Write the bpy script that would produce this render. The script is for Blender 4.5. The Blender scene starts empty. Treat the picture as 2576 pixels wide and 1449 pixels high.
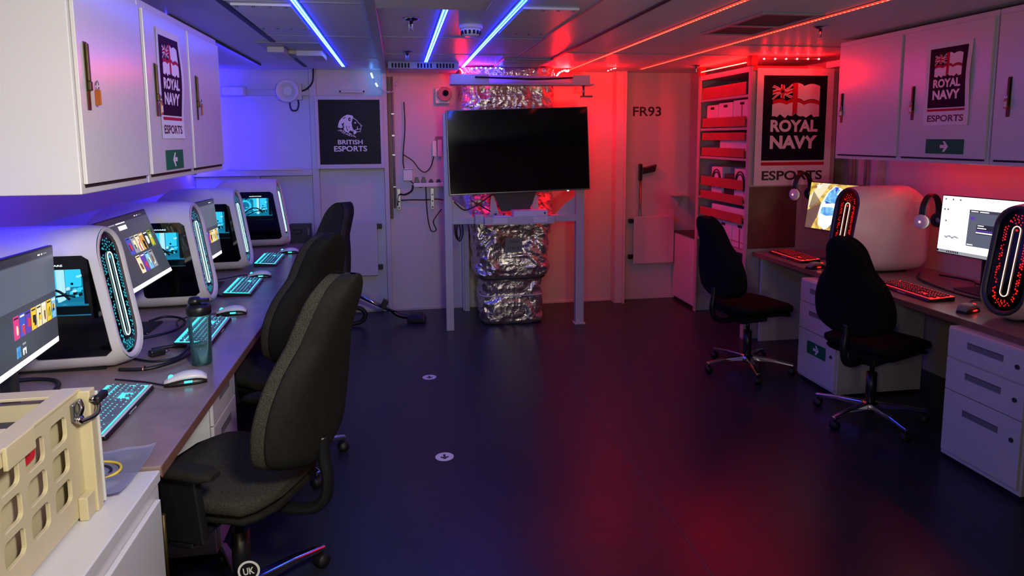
import bpy, bmesh, math, random
from mathutils import Vector, Matrix, noise
random.seed(7)
scene = bpy.context.scene
C = scene.collection
PI = math.pi

# ------------------------------------------------------------------ camera, world, exposure
def camera_matrix(yaw, pitch, roll):
    f = Vector((math.sin(yaw)*math.cos(pitch), math.cos(yaw)*math.cos(pitch), -math.sin(pitch)))
    r = Vector((math.cos(yaw), -math.sin(yaw), 0))
    d = f.cross(r)
    r2 = math.cos(roll)*r + math.sin(roll)*d
    d2 = -math.sin(roll)*r + math.cos(roll)*d
    m = Matrix.Identity(4)
    for i in range(3):
        m[i][0], m[i][1], m[i][2] = r2[i], -d2[i], -f[i]
    return m
cam_data = bpy.data.cameras.new('camera')
cam = bpy.data.objects.new('camera', cam_data)
C.objects.link(cam)
cam.matrix_world = Matrix.Translation((0, 0, 1.66)) @ camera_matrix(0.166188, 0.121432, 0.006575)
cam_data.sensor_width = 36.0
cam_data.lens = 1700/2576*36
cam_data.shift_y = -(724.5-552)/2576
cam_data.clip_start = 0.02
scene.camera = cam
scene.view_settings.view_transform = 'Standard'
scene.view_settings.look = 'None'
scene.view_settings.gamma = 1
scene.view_settings.use_curve_mapping = False
scene.view_settings.exposure = 0.0
scene.cycles.use_denoising = True
scene.cycles.max_bounces = 8
scene.cycles.diffuse_bounces = 4
scene.cycles.glossy_bounces = 4
scene.cycles.transparent_max_bounces = 12
scene.cycles.sample_clamp_indirect = 4.0
scene.cycles.caustics_reflective = False
scene.cycles.caustics_refractive = False
world = bpy.data.worlds.new('world'); scene.world = world
world.use_nodes = True
world.node_tree.nodes['Background'].inputs[0].default_value = (0.02, 0.022, 0.03, 1)
world.node_tree.nodes['Background'].inputs[1].default_value = 0.3

def area_light(name, loc, target, size, energy, color, size_y=None, spread=PI):
    l = bpy.data.lights.new(name, 'AREA')
    l.energy = energy; l.color = color; l.size = size
    if size_y: l.shape = 'RECTANGLE'; l.size_y = size_y
    l.spread = spread
    o = bpy.data.objects.new(name, l); C.objects.link(o)
    o.location = loc
    o.rotation_euler = (Vector(target)-Vector(loc)).to_track_quat('-Z', 'Y').to_euler()
    return o
# the room's white ceiling lamp and the warm work lamp, both behind the photographer
area_light('bulkhead_lamp', (0.35, 0.45, 2.12), (-1.25, 2.7, 0.85), 0.3, 14, (1.0, 0.95, 0.90), 0.3, math.radians(96))
area_light('ceiling_fill', (0.5, -1.5, 1.15), (0.6, 1.6, 2.28), 0.3, 6.5, (1.0, 0.94, 0.88), 0.3, math.radians(80))  # added uplight that brightens the ceiling, not a fitting of the room
area_light('work_lamp', (-0.55, -0.5, 1.95), (-0.8, 2.2, 0.7), 0.25, 11, (1.0, 0.84, 0.46), 0.25)

# ------------------------------------------------------------------ materials
def lin(c):
    return tuple(((x/255)/12.92 if x/255 <= 0.04045 else ((x/255+0.055)/1.055)**2.4) for x in c)
MATS = {}
def mat(name, rgb, rough=0.5, metal=0.0, var=0.06, scale=6.0, bump=0.0, bscale=80.0, spec=0.5, coat=0.0):
    m = bpy.data.materials.new(name); m.use_nodes = True
    nt = m.node_tree; b = nt.nodes['Principled BSDF']
    c = lin(rgb)
    b.inputs['Roughness'].default_value = rough
    b.inputs['Metallic'].default_value = metal
    b.inputs['Specular IOR Level'].default_value = spec
    b.inputs['Coat Weight'].default_value = coat
    tc = nt.nodes.new('ShaderNodeTexCoord')
    n = nt.nodes.new('ShaderNodeTexNoise'); n.inputs['Scale'].default_value = scale; n.inputs['Detail'].default_value = 4
    nt.links.new(tc.outputs['Object'], n.inputs['Vector'])
    r = nt.nodes.new('ShaderNodeValToRGB')
    r.color_ramp.elements[0].position = 0.3; r.color_ramp.elements[1].position = 0.7
    r.color_ramp.elements[0].color = (*[x*(1-var) for x in c], 1)
    r.color_ramp.elements[1].color = (*[min(1, x*(1+var)) for x in c], 1)
    nt.links.new(n.outputs['Fac'], r.inputs['Fac'])
    nt.links.new(r.outputs['Color'], b.inputs['Base Color'])
    if bump:
        n2 = nt.nodes.new('ShaderNodeTexNoise'); n2.inputs['Scale'].default_value = bscale; n2.inputs['Detail'].default_value = 3
        nt.links.new(tc.outputs['Object'], n2.inputs['Vector'])
        bp = nt.nodes.new('ShaderNodeBump'); bp.inputs['Strength'].default_value = bump; bp.inputs['Distance'].default_value = 0.01
        nt.links.new(n2.outputs['Fac'], bp.inputs['Height']); nt.links.new(bp.outputs['Normal'], b.inputs['Normal'])
    MATS[name] = m
    return m
def emit(name, rgb, strength, linear=False):
    m = bpy.data.materials.new(name); m.use_nodes = True
    b = m.node_tree.nodes['Principled BSDF']
    b.inputs['Base Color'].default_value = (0.01, 0.01, 0.01, 1)
    b.inputs['Roughness'].default_value = 0.3
    b.inputs['Emission Color'].default_value = (*(rgb if linear else lin(rgb)), 1)
    b.inputs['Emission Strength'].default_value = strength
    MATS[name] = m
    return m
def clear(name, rgb, rough, alpha, tint=None):
    """see-through plastic or glass: glossy coat over a tinted transparent layer"""
    m = bpy.data.materials.new(name); m.use_nodes = True
    nt = m.node_tree; nt.nodes.clear()
    out = nt.nodes.new('ShaderNodeOutputMaterial')
    tr = nt.nodes.new('ShaderNodeBsdfTransparent'); tr.inputs[0].default_value = (*(tint or (1, 1, 1)), 1)
    p = nt.nodes.new('ShaderNodeBsdfPrincipled'); p.inputs['Base Color'].default_value = (*lin(rgb), 1)
    p.inputs['Roughness'].default_value = rough
    fr = nt.nodes.new('ShaderNodeFresnel'); fr.inputs[0].default_value = 1.45
    ad = nt.nodes.new('ShaderNodeMath'); ad.operation = 'ADD'; ad.use_clamp = True; ad.inputs[1].default_value = alpha
    nt.links.new(fr.outputs[0], ad.inputs[0])
    mx = nt.nodes.new('ShaderNodeMixShader')
    nt.links.new(ad.outputs[0], mx.inputs[0]); nt.links.new(tr.outputs[0], mx.inputs[1]); nt.links.new(p.outputs[0], mx.inputs[2])
    nt.links.new(mx.outputs[0], out.inputs[0])
    MATS[name] = m
    return m

M = MATS
mat('wall_paint', (205, 203, 200), 0.45, var=0.03, scale=2, bump=0.05, bscale=30)
mat('ceiling_paint', (222, 224, 228), 0.42, var=0.04, scale=2)
mat('ceiling_metal', (150, 155, 162), 0.35, var=0.04)
mat('seam', (60, 64, 70), 0.6)
mat('cabinet_paint', (206, 203, 203), 0.24, var=0.02, scale=3, bump=0.04, bscale=5)
mat('steel_paint', (196, 194, 194), 0.4, var=0.03, bump=0.05, bscale=40)
mat('gap', (18, 18, 20), 0.8)
mat('desk_top', (138, 118, 112), 0.26, var=0.12, scale=9, bump=0.02)
mat('desk_edge', (120, 88, 70), 0.35, var=0.15, scale=20)
mat('brass', (74, 62, 34), 0.45, 0.6, var=0.25, scale=30)
mat('chrome', (200, 200, 205), 0.12, 1.0, var=0.05)
mat('steel', (150, 150, 155), 0.3, 1.0, var=0.1)
mat('black_plastic', (22, 22, 24), 0.35, var=0.1)
mat('black_gloss', (5, 5, 7), 0.06, var=0.0)
mat('rubber', (16, 16, 17), 0.55)
mat('cable_black', (14, 14, 16), 0.45)
mat('fabric', (58, 56, 49), 1.0, var=0.6, scale=350, bump=0.5, bscale=420, spec=0.05)
mat('fabric_shaded', (27, 26, 29), 1.0, var=0.4, scale=350, spec=0.03)  # darker copy of fabric: shade on the right chairs put into the colour
mat('shell_shaded', (20, 20, 22), 0.8, spec=0.1)  # shell colour darkened likewise, shade of the right chairs painted in
mat('shell', (28, 27, 23), 0.8, spec=0.15, var=0.2, scale=60, bump=0.15, bscale=250)
mat('pc_white', (226, 222, 222), 0.3, var=0.015)
mat('pc_rim', (60, 58, 60), 0.3)
mat('key_cap', (112, 112, 132), 0.4, var=0.08)
mat('key_cap_dark', (70, 45, 52), 0.4, var=0.08)
mat('white_plastic', (222, 220, 222), 0.3, var=0.02)
mat('grey_plastic', (120, 120, 124), 0.45)
mat('navy_print', (10, 12, 34), 0.6, var=0.03, spec=0.1)
mat('paper', (224, 222, 224), 0.6, var=0.02, spec=0.2)
mat('red_print', (190, 30, 48), 0.6, spec=0.15)
mat('dark_print', (34, 34, 38), 0.5)
mat('green_print', (16, 104, 70), 0.6, var=0.05, spec=0.12)
mat('white_print', (226, 226, 226), 0.5)
mat('board_navy', (4, 4, 30), 0.4, var=0.2, scale=3, spec=0.15)
mat('board_white', (238, 240, 236), 0.5)
mat('tag_orange', (170, 88, 18), 0.35)
mat('copper', (170, 120, 95), 0.35, 0.9)
mat('beige_metal', (196, 184, 146), 0.38, var=0.03)
mat('beige_dark', (176, 168, 146), 0.5, var=0.05)
mat('shelf_red', (170, 60, 62), 0.45, var=0.05)
mat('shelf_frame', (178, 168, 168), 0.4, var=0.04)
mat('wood_dark', (96, 62, 55), 0.4, var=0.2, scale=12)
mat('box_white', (214, 210, 214), 0.5, var=0.03)
mat('blue_label', (46, 96, 150), 0.4)
mat('yellow_cable', (230, 200, 50), 0.4)
mat('bezel', (120, 116, 106), 0.3, 0.5)
mat('pipe_grey', (140, 132, 132), 0.5)
mat('dark_grey', (52, 52, 56), 0.5)

def floor_material():
    m = bpy.data.materials.new('floor_vinyl'); m.use_nodes = True
    nt = m.node_tree; b = nt.nodes['Principled BSDF']; b.inputs['Specular IOR Level'].default_value = 0.28
    tc = nt.nodes.new('ShaderNodeTexCoord')
    n = nt.nodes.new('ShaderNodeTexNoise'); n.inputs['Scale'].default_value = 1.6; n.inputs['Detail'].default_value = 6
    nt.links.new(tc.outputs['Object'], n.inputs['Vector'])
    r = nt.nodes.new('ShaderNodeValToRGB')
    r.color_ramp.elements[0].color = (*lin((32, 36, 46)), 1); r.color_ramp.elements[1].color = (*lin((42, 46, 56)), 1)
    nt.links.new(n.outputs['Fac'], r.inputs['Fac']); nt.links.new(r.outputs['Color'], b.inputs['Base Color'])
    mp = nt.nodes.new('ShaderNodeMapping'); mp.inputs['Scale'].default_value = (3, 40, 1)
    n2 = nt.nodes.new('ShaderNodeTexNoise'); n2.inputs['Scale'].default_value = 1.0; n2.inputs['Detail'].default_value = 5
    nt.links.new(tc.outputs['Object'], mp.inputs['Vector']); nt.links.new(mp.outputs['Vector'], n2.inputs['Vector'])
    mr = nt.nodes.new('ShaderNodeMapRange'); mr.inputs['To Min'].default_value = 0.24; mr.inputs['To Max'].default_value = 0.42
    nt.links.new(n2.outputs['Fac'], mr.inputs['Value']); nt.links.new(mr.outputs['Result'], b.inputs['Roughness'])
    MATS['floor_vinyl'] = m
floor_material()

def foil_material():
    m = bpy.data.materials.new('foil'); m.use_nodes = True
    nt = m.node_tree; b = nt.nodes['Principled BSDF']
    b.inputs['Base Color'].default_value = (*lin((222, 214, 202)), 1)
    b.inputs['Metallic'].default_value = 0.9; b.inputs['Roughness'].default_value = 0.24
    tc = nt.nodes.new('ShaderNodeTexCoord')
    n = nt.nodes.new('ShaderNodeTexNoise'); n.inputs['Scale'].default_value = 9; n.inputs['Detail'].default_value = 6; n.inputs['Distortion'].default_value = 1.2
    v = nt.nodes.new('ShaderNodeTexVoronoi'); v.inputs['Scale'].default_value = 22
    mx = nt.nodes.new('ShaderNodeVectorMath'); mx.operation = 'ADD'
    nt.links.new(tc.outputs['Object'], n.inputs['Vector'])
    sc = nt.nodes.new('ShaderNodeVectorMath'); sc.operation = 'SCALE'; sc.inputs['Scale'].default_value = 0.12
    nt.links.new(n.outputs['Color'], sc.inputs[0]); nt.links.new(tc.outputs['Object'], mx.inputs[0]); nt.links.new(sc.outputs[0], mx.inputs[1])
    nt.links.new(mx.outputs[0], v.inputs['Vector'])
    ad = nt.nodes.new('ShaderNodeMath'); ad.operation = 'ADD'
    nt.links.new(n.outputs['Fac'], ad.inputs[0]); nt.links.new(v.outputs['Distance'], ad.inputs[1])
    bp = nt.nodes.new('ShaderNodeBump'); bp.inputs['Strength'].default_value = 0.35; bp.inputs['Distance'].default_value = 0.02
    nt.links.new(ad.outputs[0], bp.inputs['Height']); nt.links.new(bp.outputs['Normal'], b.inputs['Normal'])
    MATS['foil'] = m
foil_material()

emit('led_blue', (0.002, 0.014, 1.0), 28, True)
emit('led_blue_dot', (0.10, 0.35, 1.0), 22, True)
emit('led_red', (1.0, 0.02, 0.01), 3.4, True)
emit('led_red_dot', (1.0, 0.12, 0.06), 9, True)
emit('glow_blue', (0.02, 0.012, 1.0), 50, True)
emit('dot_red', (1.0, 0.004, 0.005), 750, True)
emit('tape_red', (1.0, 0.003, 0.003), 260, True)
emit('glow_blue_wall', (0.012, 0.008, 1.0), 650, True)
emit('glow_red', (1.0, 0.003, 0.012), 26, True)
emit('bulb_red', (1.0, 0.0018, 0.0022), 2300, True)
emit('bulb_blue', (0.01, 0.02, 1.0), 260, True)
emit('ring_cyan', (200, 250, 255), 1.7)
emit('cell_cyan', (40, 190, 215), 1.0)
emit('ring_red', (255, 205, 190), 1.6)
emit('cell_red', (235, 26, 18), 1.1)
emit('key_cyan', (60, 225, 240), 2.2)
emit('key_red', (255, 30, 28), 2.6)
emit('key_white', (225, 245, 255), 3.0)
emit('key_pink', (255, 170, 170), 1.5)
emit('pc_inside', (60, 200, 230), 1.6)
emit('pc_inside_dim', (24, 120, 150), 1.3)
emit('pc_letters', (220, 245, 255), 1.3)
SCREEN = {'dark': (62, 64, 74), 'darker': (36, 38, 46), 'white': (252, 252, 255), 'yellow': (246, 196, 40), 'cream': (235, 222, 180), 'orange': (238, 140, 40),
          'red': (214, 44, 60), 'magenta': (220, 50, 130), 'blue': (60, 80, 190), 'sky': (90, 180, 225), 'green': (120, 150, 50), 'brown': (110, 80, 40),
          'black': (12, 12, 14), 'gold': (232, 184, 46), 'violet': (92, 56, 170), 'grey': (150, 152, 160), 'slate': (88, 94, 108)}
for k, c in SCREEN.items():
    emit('px_'+k, c, 1.15 if k != 'white' else 1.5)
def noisy_emit(name, c0, c1, scale, strength):
    m = MATS[name]; nt = m.node_tree; b = nt.nodes['Principled BSDF']
    tc = nt.nodes.new('ShaderNodeTexCoord'); n = nt.nodes.new('ShaderNodeTexNoise'); n.inputs['Scale'].default_value = scale; n.inputs['Detail'].default_value = 6; n.inputs['Distortion'].default_value = 1.5
    r = nt.nodes.new('ShaderNodeValToRGB'); r.color_ramp.elements[0].position = 0.35; r.color_ramp.elements[1].position = 0.65
    r.color_ramp.elements[0].color = (*lin(c0), 1); r.color_ramp.elements[1].color = (*lin(c1), 1)
    nt.links.new(tc.outputs['Object'], n.inputs['Vector']); nt.links.new(n.outputs['Fac'], r.inputs['Fac']); nt.links.new(r.outputs['Color'], b.inputs['Emission Color'])
    b.inputs['Emission Strength'].default_value = strength
noisy_emit('px_gold', (150, 104, 26), (255, 222, 90), 14, 1.2)
noisy_emit('px_orange', (190, 120, 50), (250, 190, 80), 20, 1.15)
noisy_emit('px_sky', (40, 130, 205), (150, 215, 240), 16, 1.15)
clear('tinted_glass', (6, 8, 10), 0.05, 0.04, (0.75, 0.9, 0.95))
clear('bottle_plastic', (120, 170, 180), 0.08, 0.03, (0.93, 0.98, 0.985))
clear('bag_plastic', (205, 208, 235), 0.18, 0.16, (0.92, 0.92, 0.96))
clear('water', (150, 190, 200), 0.02, 0.02, (0.93, 0.97, 0.98))

# ------------------------------------------------------------------ mesh builder
class MB:
    def __init__(s): s.v = []; s.f = []; s.mi = []; s.sm = []
    def add(s, vs, fs, mi=0, smooth=False, T=None):
        o = len(s.v)
        s.v += [tuple(T @ Vector(v)) if T else tuple(v) for v in vs]
        for f in fs:
            s.f.append([i+o for i in f]); s.mi.append(mi); s.sm.append(smooth)
        return s
    def box(s, a, b, mi=0, T=None):
        x0, x1 = sorted((a[0], b[0])); y0, y1 = sorted((a[1], b[1])); z0, z1 = sorted((a[2], b[2]))
        vs = [(x0, y0, z0), (x1, y0, z0), (x1, y1, z0), (x0, y1, z0), (x0, y0, z1), (x1, y0, z1), (x1, y1, z1), (x0, y1, z1)]
        return s.add(vs, [(0, 3, 2, 1), (4, 5, 6, 7), (0, 1, 5, 4), (1, 2, 6, 5), (2, 3, 7, 6), (3, 0, 4, 7)], mi, False, T)
    def loft(s, rings, mi=0, smooth=True, cap=True, closed=True, T=None):
        n = len(rings[0]); vs = [p for r in rings for p in r]; fs = []
        for i in range(len(rings)-1):
            for j in range(n if closed else n-1):
                k = (j+1) % n
                fs.append((i*n+j, i*n+k, (i+1)*n+k, (i+1)*n+j))
        s.add(vs, fs, mi, smooth, T)
        if cap:
            o = len(s.v)-len(vs)
            s.f.append([o+j for j in range(n)][::-1]); s.mi.append(mi); s.sm.append(False)
            s.f.append([o+(len(rings)-1)*n+j for j in range(n)]); s.mi.append(mi); s.sm.append(False)
        return s
    def cyl(s, p0, p1, r0, r1=None, n=16, mi=0, smooth=True, cap=True, T=None):
        r1 = r0 if r1 is None else r1
        p0, p1 = Vector(p0), Vector(p1); d = (p1-p0).normalized()
        a = d.orthogonal().normalized(); b = d.cross(a)
        ring = lambda p, r: [p+a*(r*math.cos(2*PI*i/n))+b*(r*math.sin(2*PI*i/n)) for i in range(n)]
        return s.loft([ring(p0, r0), ring(p1, r1)], mi, smooth, cap, True, T)
    def lathe(s, prof, n=24, mi=0, axis='z', c=(0, 0, 0), T=None, cap=True):
        rings = []
        for r, z in prof:
            ring = []
            for i in range(n):
                a = 2*PI*i/n; x, y = r*math.cos(a), r*math.sin(a)
                p = (x, y, z) if axis == 'z' else ((z, x, y) if axis == 'x' else (y, z, x))
                ring.append((p[0]+c[0], p[1]+c[1], p[2]+c[2]))
            rings.append(ring)
        return s.loft(rings, mi, True, cap, True, T)
    def tube(s, pts, r, n=8, mi=0, sub=6, closed=False, T=None, cap=True):
        pts = [Vector(p) for p in pts]
        if sub > 1 and len(pts) > 2:
            q = []
            m = len(pts)
            rng = range(m if closed else m-1)
            for i in rng:
                if closed: a, b, c, d = pts[(i-1) % m], pts[i], pts[(i+1) % m], pts[(i+2) % m]
                else: a, b, c, d = pts[max(i-1, 0)], pts[i], pts[i+1], pts[min(i+2, m-1)]
                for k in range(sub):
                    t = k/sub
                    q.append(0.5*((2*b)+(c-a)*t+(2*a-5*b+4*c-d)*t*t+(3*b-a-3*c+d)*t**3))
            if not closed: q.append(pts[-1])
            pts = q
        rings = []; prev = None
        m = len(pts)
        for i, p in enumerate(pts):
            if closed: t = pts[(i+1) % m]-pts[(i-1) % m]
            else: t = pts[min(i+1, m-1)]-pts[max(i-1, 0)]
            t.normalize()
            if prev is None: a = t.orthogonal().normalized()
            else:
                a = prev-t*prev.dot(t)
                a = a.normalized() if a.length > 1e-6 else t.orthogonal().normalized()
            prev = a; b = t.cross(a)
            rings.append([p+a*(r*math.cos(2*PI*k/n))+b*(r*math.sin(2*PI*k/n)) for k in range(n)])
        if closed: rings.append(rings[0]); cap = False
        return s.loft(rings, mi, True, cap, True, T)
    def prism(s, poly, F, d0, d1, mi=0, smooth=False):
        """poly in the frame F=(origin,x,y), extruded along the normal from d0 to d1"""
        o, x, y = [Vector(q) for q in F]; n = x.cross(y)
        lo = [o+x*p[0]+y*p[1]+n*d0 for p in poly]; hi = [o+x*p[0]+y*p[1]+n*d1 for p in poly]
        return s.loft([lo, hi], mi, smooth, True)
    def poly(s, poly, F, d=0.0, mi=0, warp=None):
        o, x, y = [Vector(q) for q in F]; n = x.cross(y)
        vs = []
        for p in poly:
            dd = d+(warp(p[0], p[1]) if warp else 0)
            vs.append(o+x*p[0]+y*p[1]+n*dd)
        return s.add(vs, [list(range(len(vs)))], mi)
    def rect(s, x0, x1, y0, y1, F, d=0.0, mi=0, nx=1, ny=1, warp=None, mp=None):
        o, x, y = [Vector(q) for q in F]; n = x.cross(y); vs = []; fs = []
        for j in range(ny+1):
            for i in range(nx+1):
                u = x0+(x1-x0)*i/nx; v = y0+(y1-y0)*j/ny
                if mp: u, v = mp(u, v)
                vs.append(o+x*u+y*v+n*(d+(warp(u, v) if warp else 0)))
        for j in range(ny):
            for i in range(nx):
                k = j*(nx+1)+i; fs.append((k, k+1, k+nx+2, k+nx+1))
        return s.add(vs, fs, mi)
    def text(s, body, F, size, mi=0, d=0.0005, bold=0.0, width=None, warp=None, center=True, space=1.0):
        vs, fs, w, h, mnx, mny = text_mesh(body, bold, space)
        k = size/h
        kx = width/w if width else k
        o, x, y = [Vector(q) for q in F]; n = x.cross(y); out = []
        for vx, vy in vs:
            u = (vx-mnx-(w/2 if center else 0))*kx; v = (vy-mny-(h/2 if center else 0))*k
            out.append(o+x*u+y*v+n*(d+(warp(u, v) if warp else 0)))
        return s.add(out, fs, mi)
    def build(s, name, mats, parent=None, bevel=0, seg=2, subsurf=0, loc=None, autosmooth=True):
        me = bpy.data.meshes.new(name)
        me.from_pydata([tuple(v) for v in s.v], [], s.f)
        for m in mats: me.materials.append(MATS[m] if isinstance(m, str) else m)
        for p, mi, sm in zip(me.polygons, s.mi, s.sm): p.material_index = mi; p.use_smooth = sm
        me.update()
        o = bpy.data.objects.new(name, me); C.objects.link(o)
        if parent: o.parent = parent
        if loc: o.location = loc
        if bevel:
            b = o.modifiers.new('bevel', 'BEVEL'); b.width = bevel; b.segments = seg; b.limit_method = 'ANGLE'; b.angle_limit = math.radians(40); b.use_clamp_overlap = True
        if subsurf:
            b = o.modifiers.new('sub', 'SUBSURF'); b.levels = subsurf; b.render_levels = subsurf
        return o
_text = {}
def text_mesh(body, bold, space):
    k = (body, bold, space)
    if k not in _text:
        cu = bpy.data.curves.new('lettering', 'FONT'); cu.body = body; cu.size = 1; cu.offset = bold; cu.resolution_u = 4; cu.space_character = space
        o = bpy.data.objects.new('lettering', cu); C.objects.link(o)
        dg = bpy.context.evaluated_depsgraph_get(); dg.update()
        me = bpy.data.meshes.new_from_object(o.evaluated_get(dg))
        vs = [(v.co.x, v.co.y) for v in me.vertices]; fs = [list(p.vertices) for p in me.polygons]
        bpy.data.objects.remove(o); bpy.data.curves.remove(cu); bpy.data.meshes.remove(me)
        xs = [v[0] for v in vs]; ys = [v[1] for v in vs]
        _text[k] = (vs, fs, max(xs)-min(xs), max(ys)-min(ys), min(xs), min(ys))
    return _text[k]
def rrect(x0, x1, y0, y1, r, n=5):
    out = []
    for cx, cy, a0 in ((x1-r, y1-r, 0), (x0+r, y1-r, 90), (x0+r, y0+r, 180), (x1-r, y0+r, 270)):
        for i in range(n+1):
            a = math.radians(a0+90*i/n); out.append((cx+r*math.cos(a), cy+r*math.sin(a)))
    return out
def circle(cx, cy, r, n=20): return [(cx+r*math.cos(2*PI*i/n), cy+r*math.sin(2*PI*i/n)) for i in range(n)]
def carve(o, cutter):
    """cut the shape of the builder `cutter` out of the mesh object o, at once"""
    c = cutter.build('cutter', ['gap']); c.parent = o.parent
    bpy.context.view_layer.update()
    m = o.modifiers.new('cut', 'BOOLEAN'); m.operation = 'DIFFERENCE'; m.solver = 'EXACT'; m.object = c
    dg = bpy.context.evaluated_depsgraph_get(); dg.update()
    me = bpy.data.meshes.new_from_object(o.evaluated_get(dg))
    o.modifiers.clear(); old = o.data; o.data = me; me.name = old.name
    cd = c.data; bpy.data.objects.remove(c); bpy.data.meshes.remove(cd)

# ------------------------------------------------------------------ naming
def tag(o, label, cat, group=None):
    o['label'] = label; o['category'] = cat
    if group: o['group'] = group
    return o
def thing(name, label, cat, loc=(0, 0, 0), rz=0.0, group=None):
    o = bpy.data.objects.new(name, None); o.empty_display_size = 0.05; C.objects.link(o)
    o.location = loc; o.rotation_euler = (0, 0, rz)
    return tag(o, label, cat, group)
def struct(name, mb, mats, bevel=0):
    o = mb.build(name, mats, bevel=bevel); o['kind'] = 'structure'; return o
def dup(root, loc, rz, label, rot=None):
    def cp(o, par):
        c = o.copy(); C.objects.link(c)
        if par: c.parent = par
        for ch in list(o.children): cp(ch, c)
        return c
    r = cp(root, None); r.location = loc; r.rotation_euler = rot or (0, 0, rz); r['label'] = label
    return r

# ------------------------------------------------------------------ room shell
XL, XR, YB, YF, ZC = -1.8, 3.65, 6.49, -2.2, 2.28
struct('floor', MB().box((XL, YF, -0.06), (XR, YB, 0)), ['floor_vinyl'])
struct('ceiling', MB().box((XL, YF, ZC), (XR, YB, ZC+0.06)), ['ceiling_paint'])
struct('wall_back', MB().box((XL-0.1, YB, -0.06), (XR+0.1, YB+0.1, ZC+0.06)), ['wall_paint'])
struct('wall_left', MB().box((XL-0.1, YF, -0.06), (XL, YB, ZC+0.06)), ['wall_paint'])
struct('wall_right', MB().box((XR, YF, -0.06), (XR+0.1, YB, ZC+0.06)), ['wall_paint'])
struct('wall_front', MB().box((XL-0.1, YF-0.1, -0.06), (XR+0.1, YF, ZC+0.06)), ['wall_paint'])
struct('baseboard_back', MB().box((-0.09, YB-0.012, 0), (2.1, YB, 0.018)), ['steel_paint'])
ntrim = [0]
def trim(mb, mats, bevel=0.002):
    ntrim[0] += 1
    return struct('trim_%d' % ntrim[0], mb, mats, bevel)
# frames welded to the back wall
trim(MB().box((-0.775, 6.42, 0), (-0.715, YB, ZC)), ['steel_paint'])
trim(MB().box((-0.125, 6.40, 0), (-0.085, YB, ZC)), ['steel_paint'])
trim(MB().box((XL, 6.43, 2.045), (-0.775, YB, 2.095)), ['steel_paint'])
trim(MB().box((XL, 6.40, 1.325), (-0.775, YB, 1.375)), ['steel_paint'])
trim(MB().box((-0.715, 6.47, 0.02), (-0.125, YB, 1.36)), ['wall_paint'])
trim(MB().box((-1.28, 6.43, 0.1), (-1.24, YB, 1.325)), ['steel_paint'])
# angle posts either side of the foil duct
trim(MB().box((0.585, 6.36, 0), (0.60, YB, 2.2)).box((0.60, 6.33, 0), (0.645, 6.345, 2.2)).box((0.60, 6.345, 0), (0.61, YB, 2.2)), ['steel_paint'])
trim(MB().box((2.10, 6.36, 0), (2.175, YB, ZC)).box((2.175, 6.33, 0), (2.195, YB, ZC)), ['wall_paint'])
# thin frame ribs beneath the wall unit on the right
trim(MB().cyl((3.60, 4.93, 0.74), (3.60, 4.93, 2.2), 0.02).cyl((3.62, 4.78, 0.74), (3.62, 4.78, 2.2), 0.012), ['pipe_grey'], 0)
trim(MB().box((3.58, 4.6, 0.74), (XR, 4.66, ZC)), ['steel_paint'])
# hull ledge on the left wall below the cabinets
trim(MB().prism([(0, 0.95), (0.16, 0.95), (0.16, 1.10), (0, 1.24)], ((XL, 0.2, 0), (1, 0, 0), (0, 0, 1)), 0, -6.2), ['steel_paint'])
# ceiling joints, beam and cross seams
trim(MB().box((-0.785, -1.5, ZC-0.006), (-0.755, 6.2, ZC)), ['seam'], 0)
trim(MB().box((-0.13, -1.5, ZC-0.035), (-0.08, YB, ZC)), ['ceiling_metal'])
trim(MB().box((0.93, -1.5, ZC-0.004), (0.945, 6.0, ZC)), ['ceiling_metal'], 0)
trim(MB().box((1.225, -1.5, ZC-0.006), (1.25, 6.2, ZC)), ['seam'], 0)
for y, a, b in ((4.33, -0.08, 0.93), (4.36, -0.755, -0.13), (5.5, -0.755, -0.13), (3.3, -0.755, -0.13), (5.2, -0.08, 0.93), (5.0, 1.25, 3.4), (4.45, 2.3, 3.4)):
    trim(MB().box((a, y, ZC-0.004), (b, y+0.012, ZC)), ['ceiling_metal'], 0)
# seam strips in the floor covering
trim(MB().box((1.134, 2.2, 0), (1.140, 5.75, 0.0012)), ['seam'], 0)

# ------------------------------------------------------------------ LED strips
def led_strip(label, x, y0, y1, rows, base, dot, pitch, group, w=0.026):
    t = thing('led_strip', label, 'led strip', (x, y0, ZC), 0, group)
    L = y1-y0
    MB().box((-w/2-0.004, 0, -0.004), (w/2+0.004, L, 0)).build('backing', ['grey_plastic'], t)
    MB().box((-w/2, 0, -0.010), (w/2, L, -0.0042)).build('glowing_sleeve', [base], t)
    d = MB(); n = int(L/pitch)
    for r in rows:
        for i in range(n):
            y = (i+0.5)*pitch
            d.rect(r-0.0045, r+0.0045, y-0.0055, y+0.0055, ((0, 0, -0.0105), (1, 0, 0), (0, -1, 0)), 0.0, mp=None) if False else d.add([(r-0.0045, y-0.0055, -0.0105), (r-0.0045, y+0.0055, -0.0105), (r+0.0045, y+0.0055, -0.0105), (r+0.0045, y-0.0055, -0.0105)], [(0, 1, 2, 3)])
    d.build('diode_row', [dot], t)
    return t
G = 'led strips along the ceiling'
led_strip('blue led strip on the ceiling, nearest the left cabinets', -0.441, 2.3, 6.1, (-0.007, 0.007), 'led_blue', 'led_blue_dot', 0.026, G)
led_strip('short blue led strip that ends at the ceiling air vent', 0.246, 2.3, 5.68, (-0.008, 0.008), 'led_blue', 'led_blue_dot', 0.03, G)
led_strip('blue led strip that ends at the top of the foil duct', 0.582, 2.3, 6.15, (-0.008, 0.008), 'led_blue', 'led_blue_dot', 0.03, G)
led_strip('red led strip on the ceiling, closer to the television', 1.585, 2.85, 6.2, (0,), 'led_red', 'led_red_dot', 0.034, G, 0.016)
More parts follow.
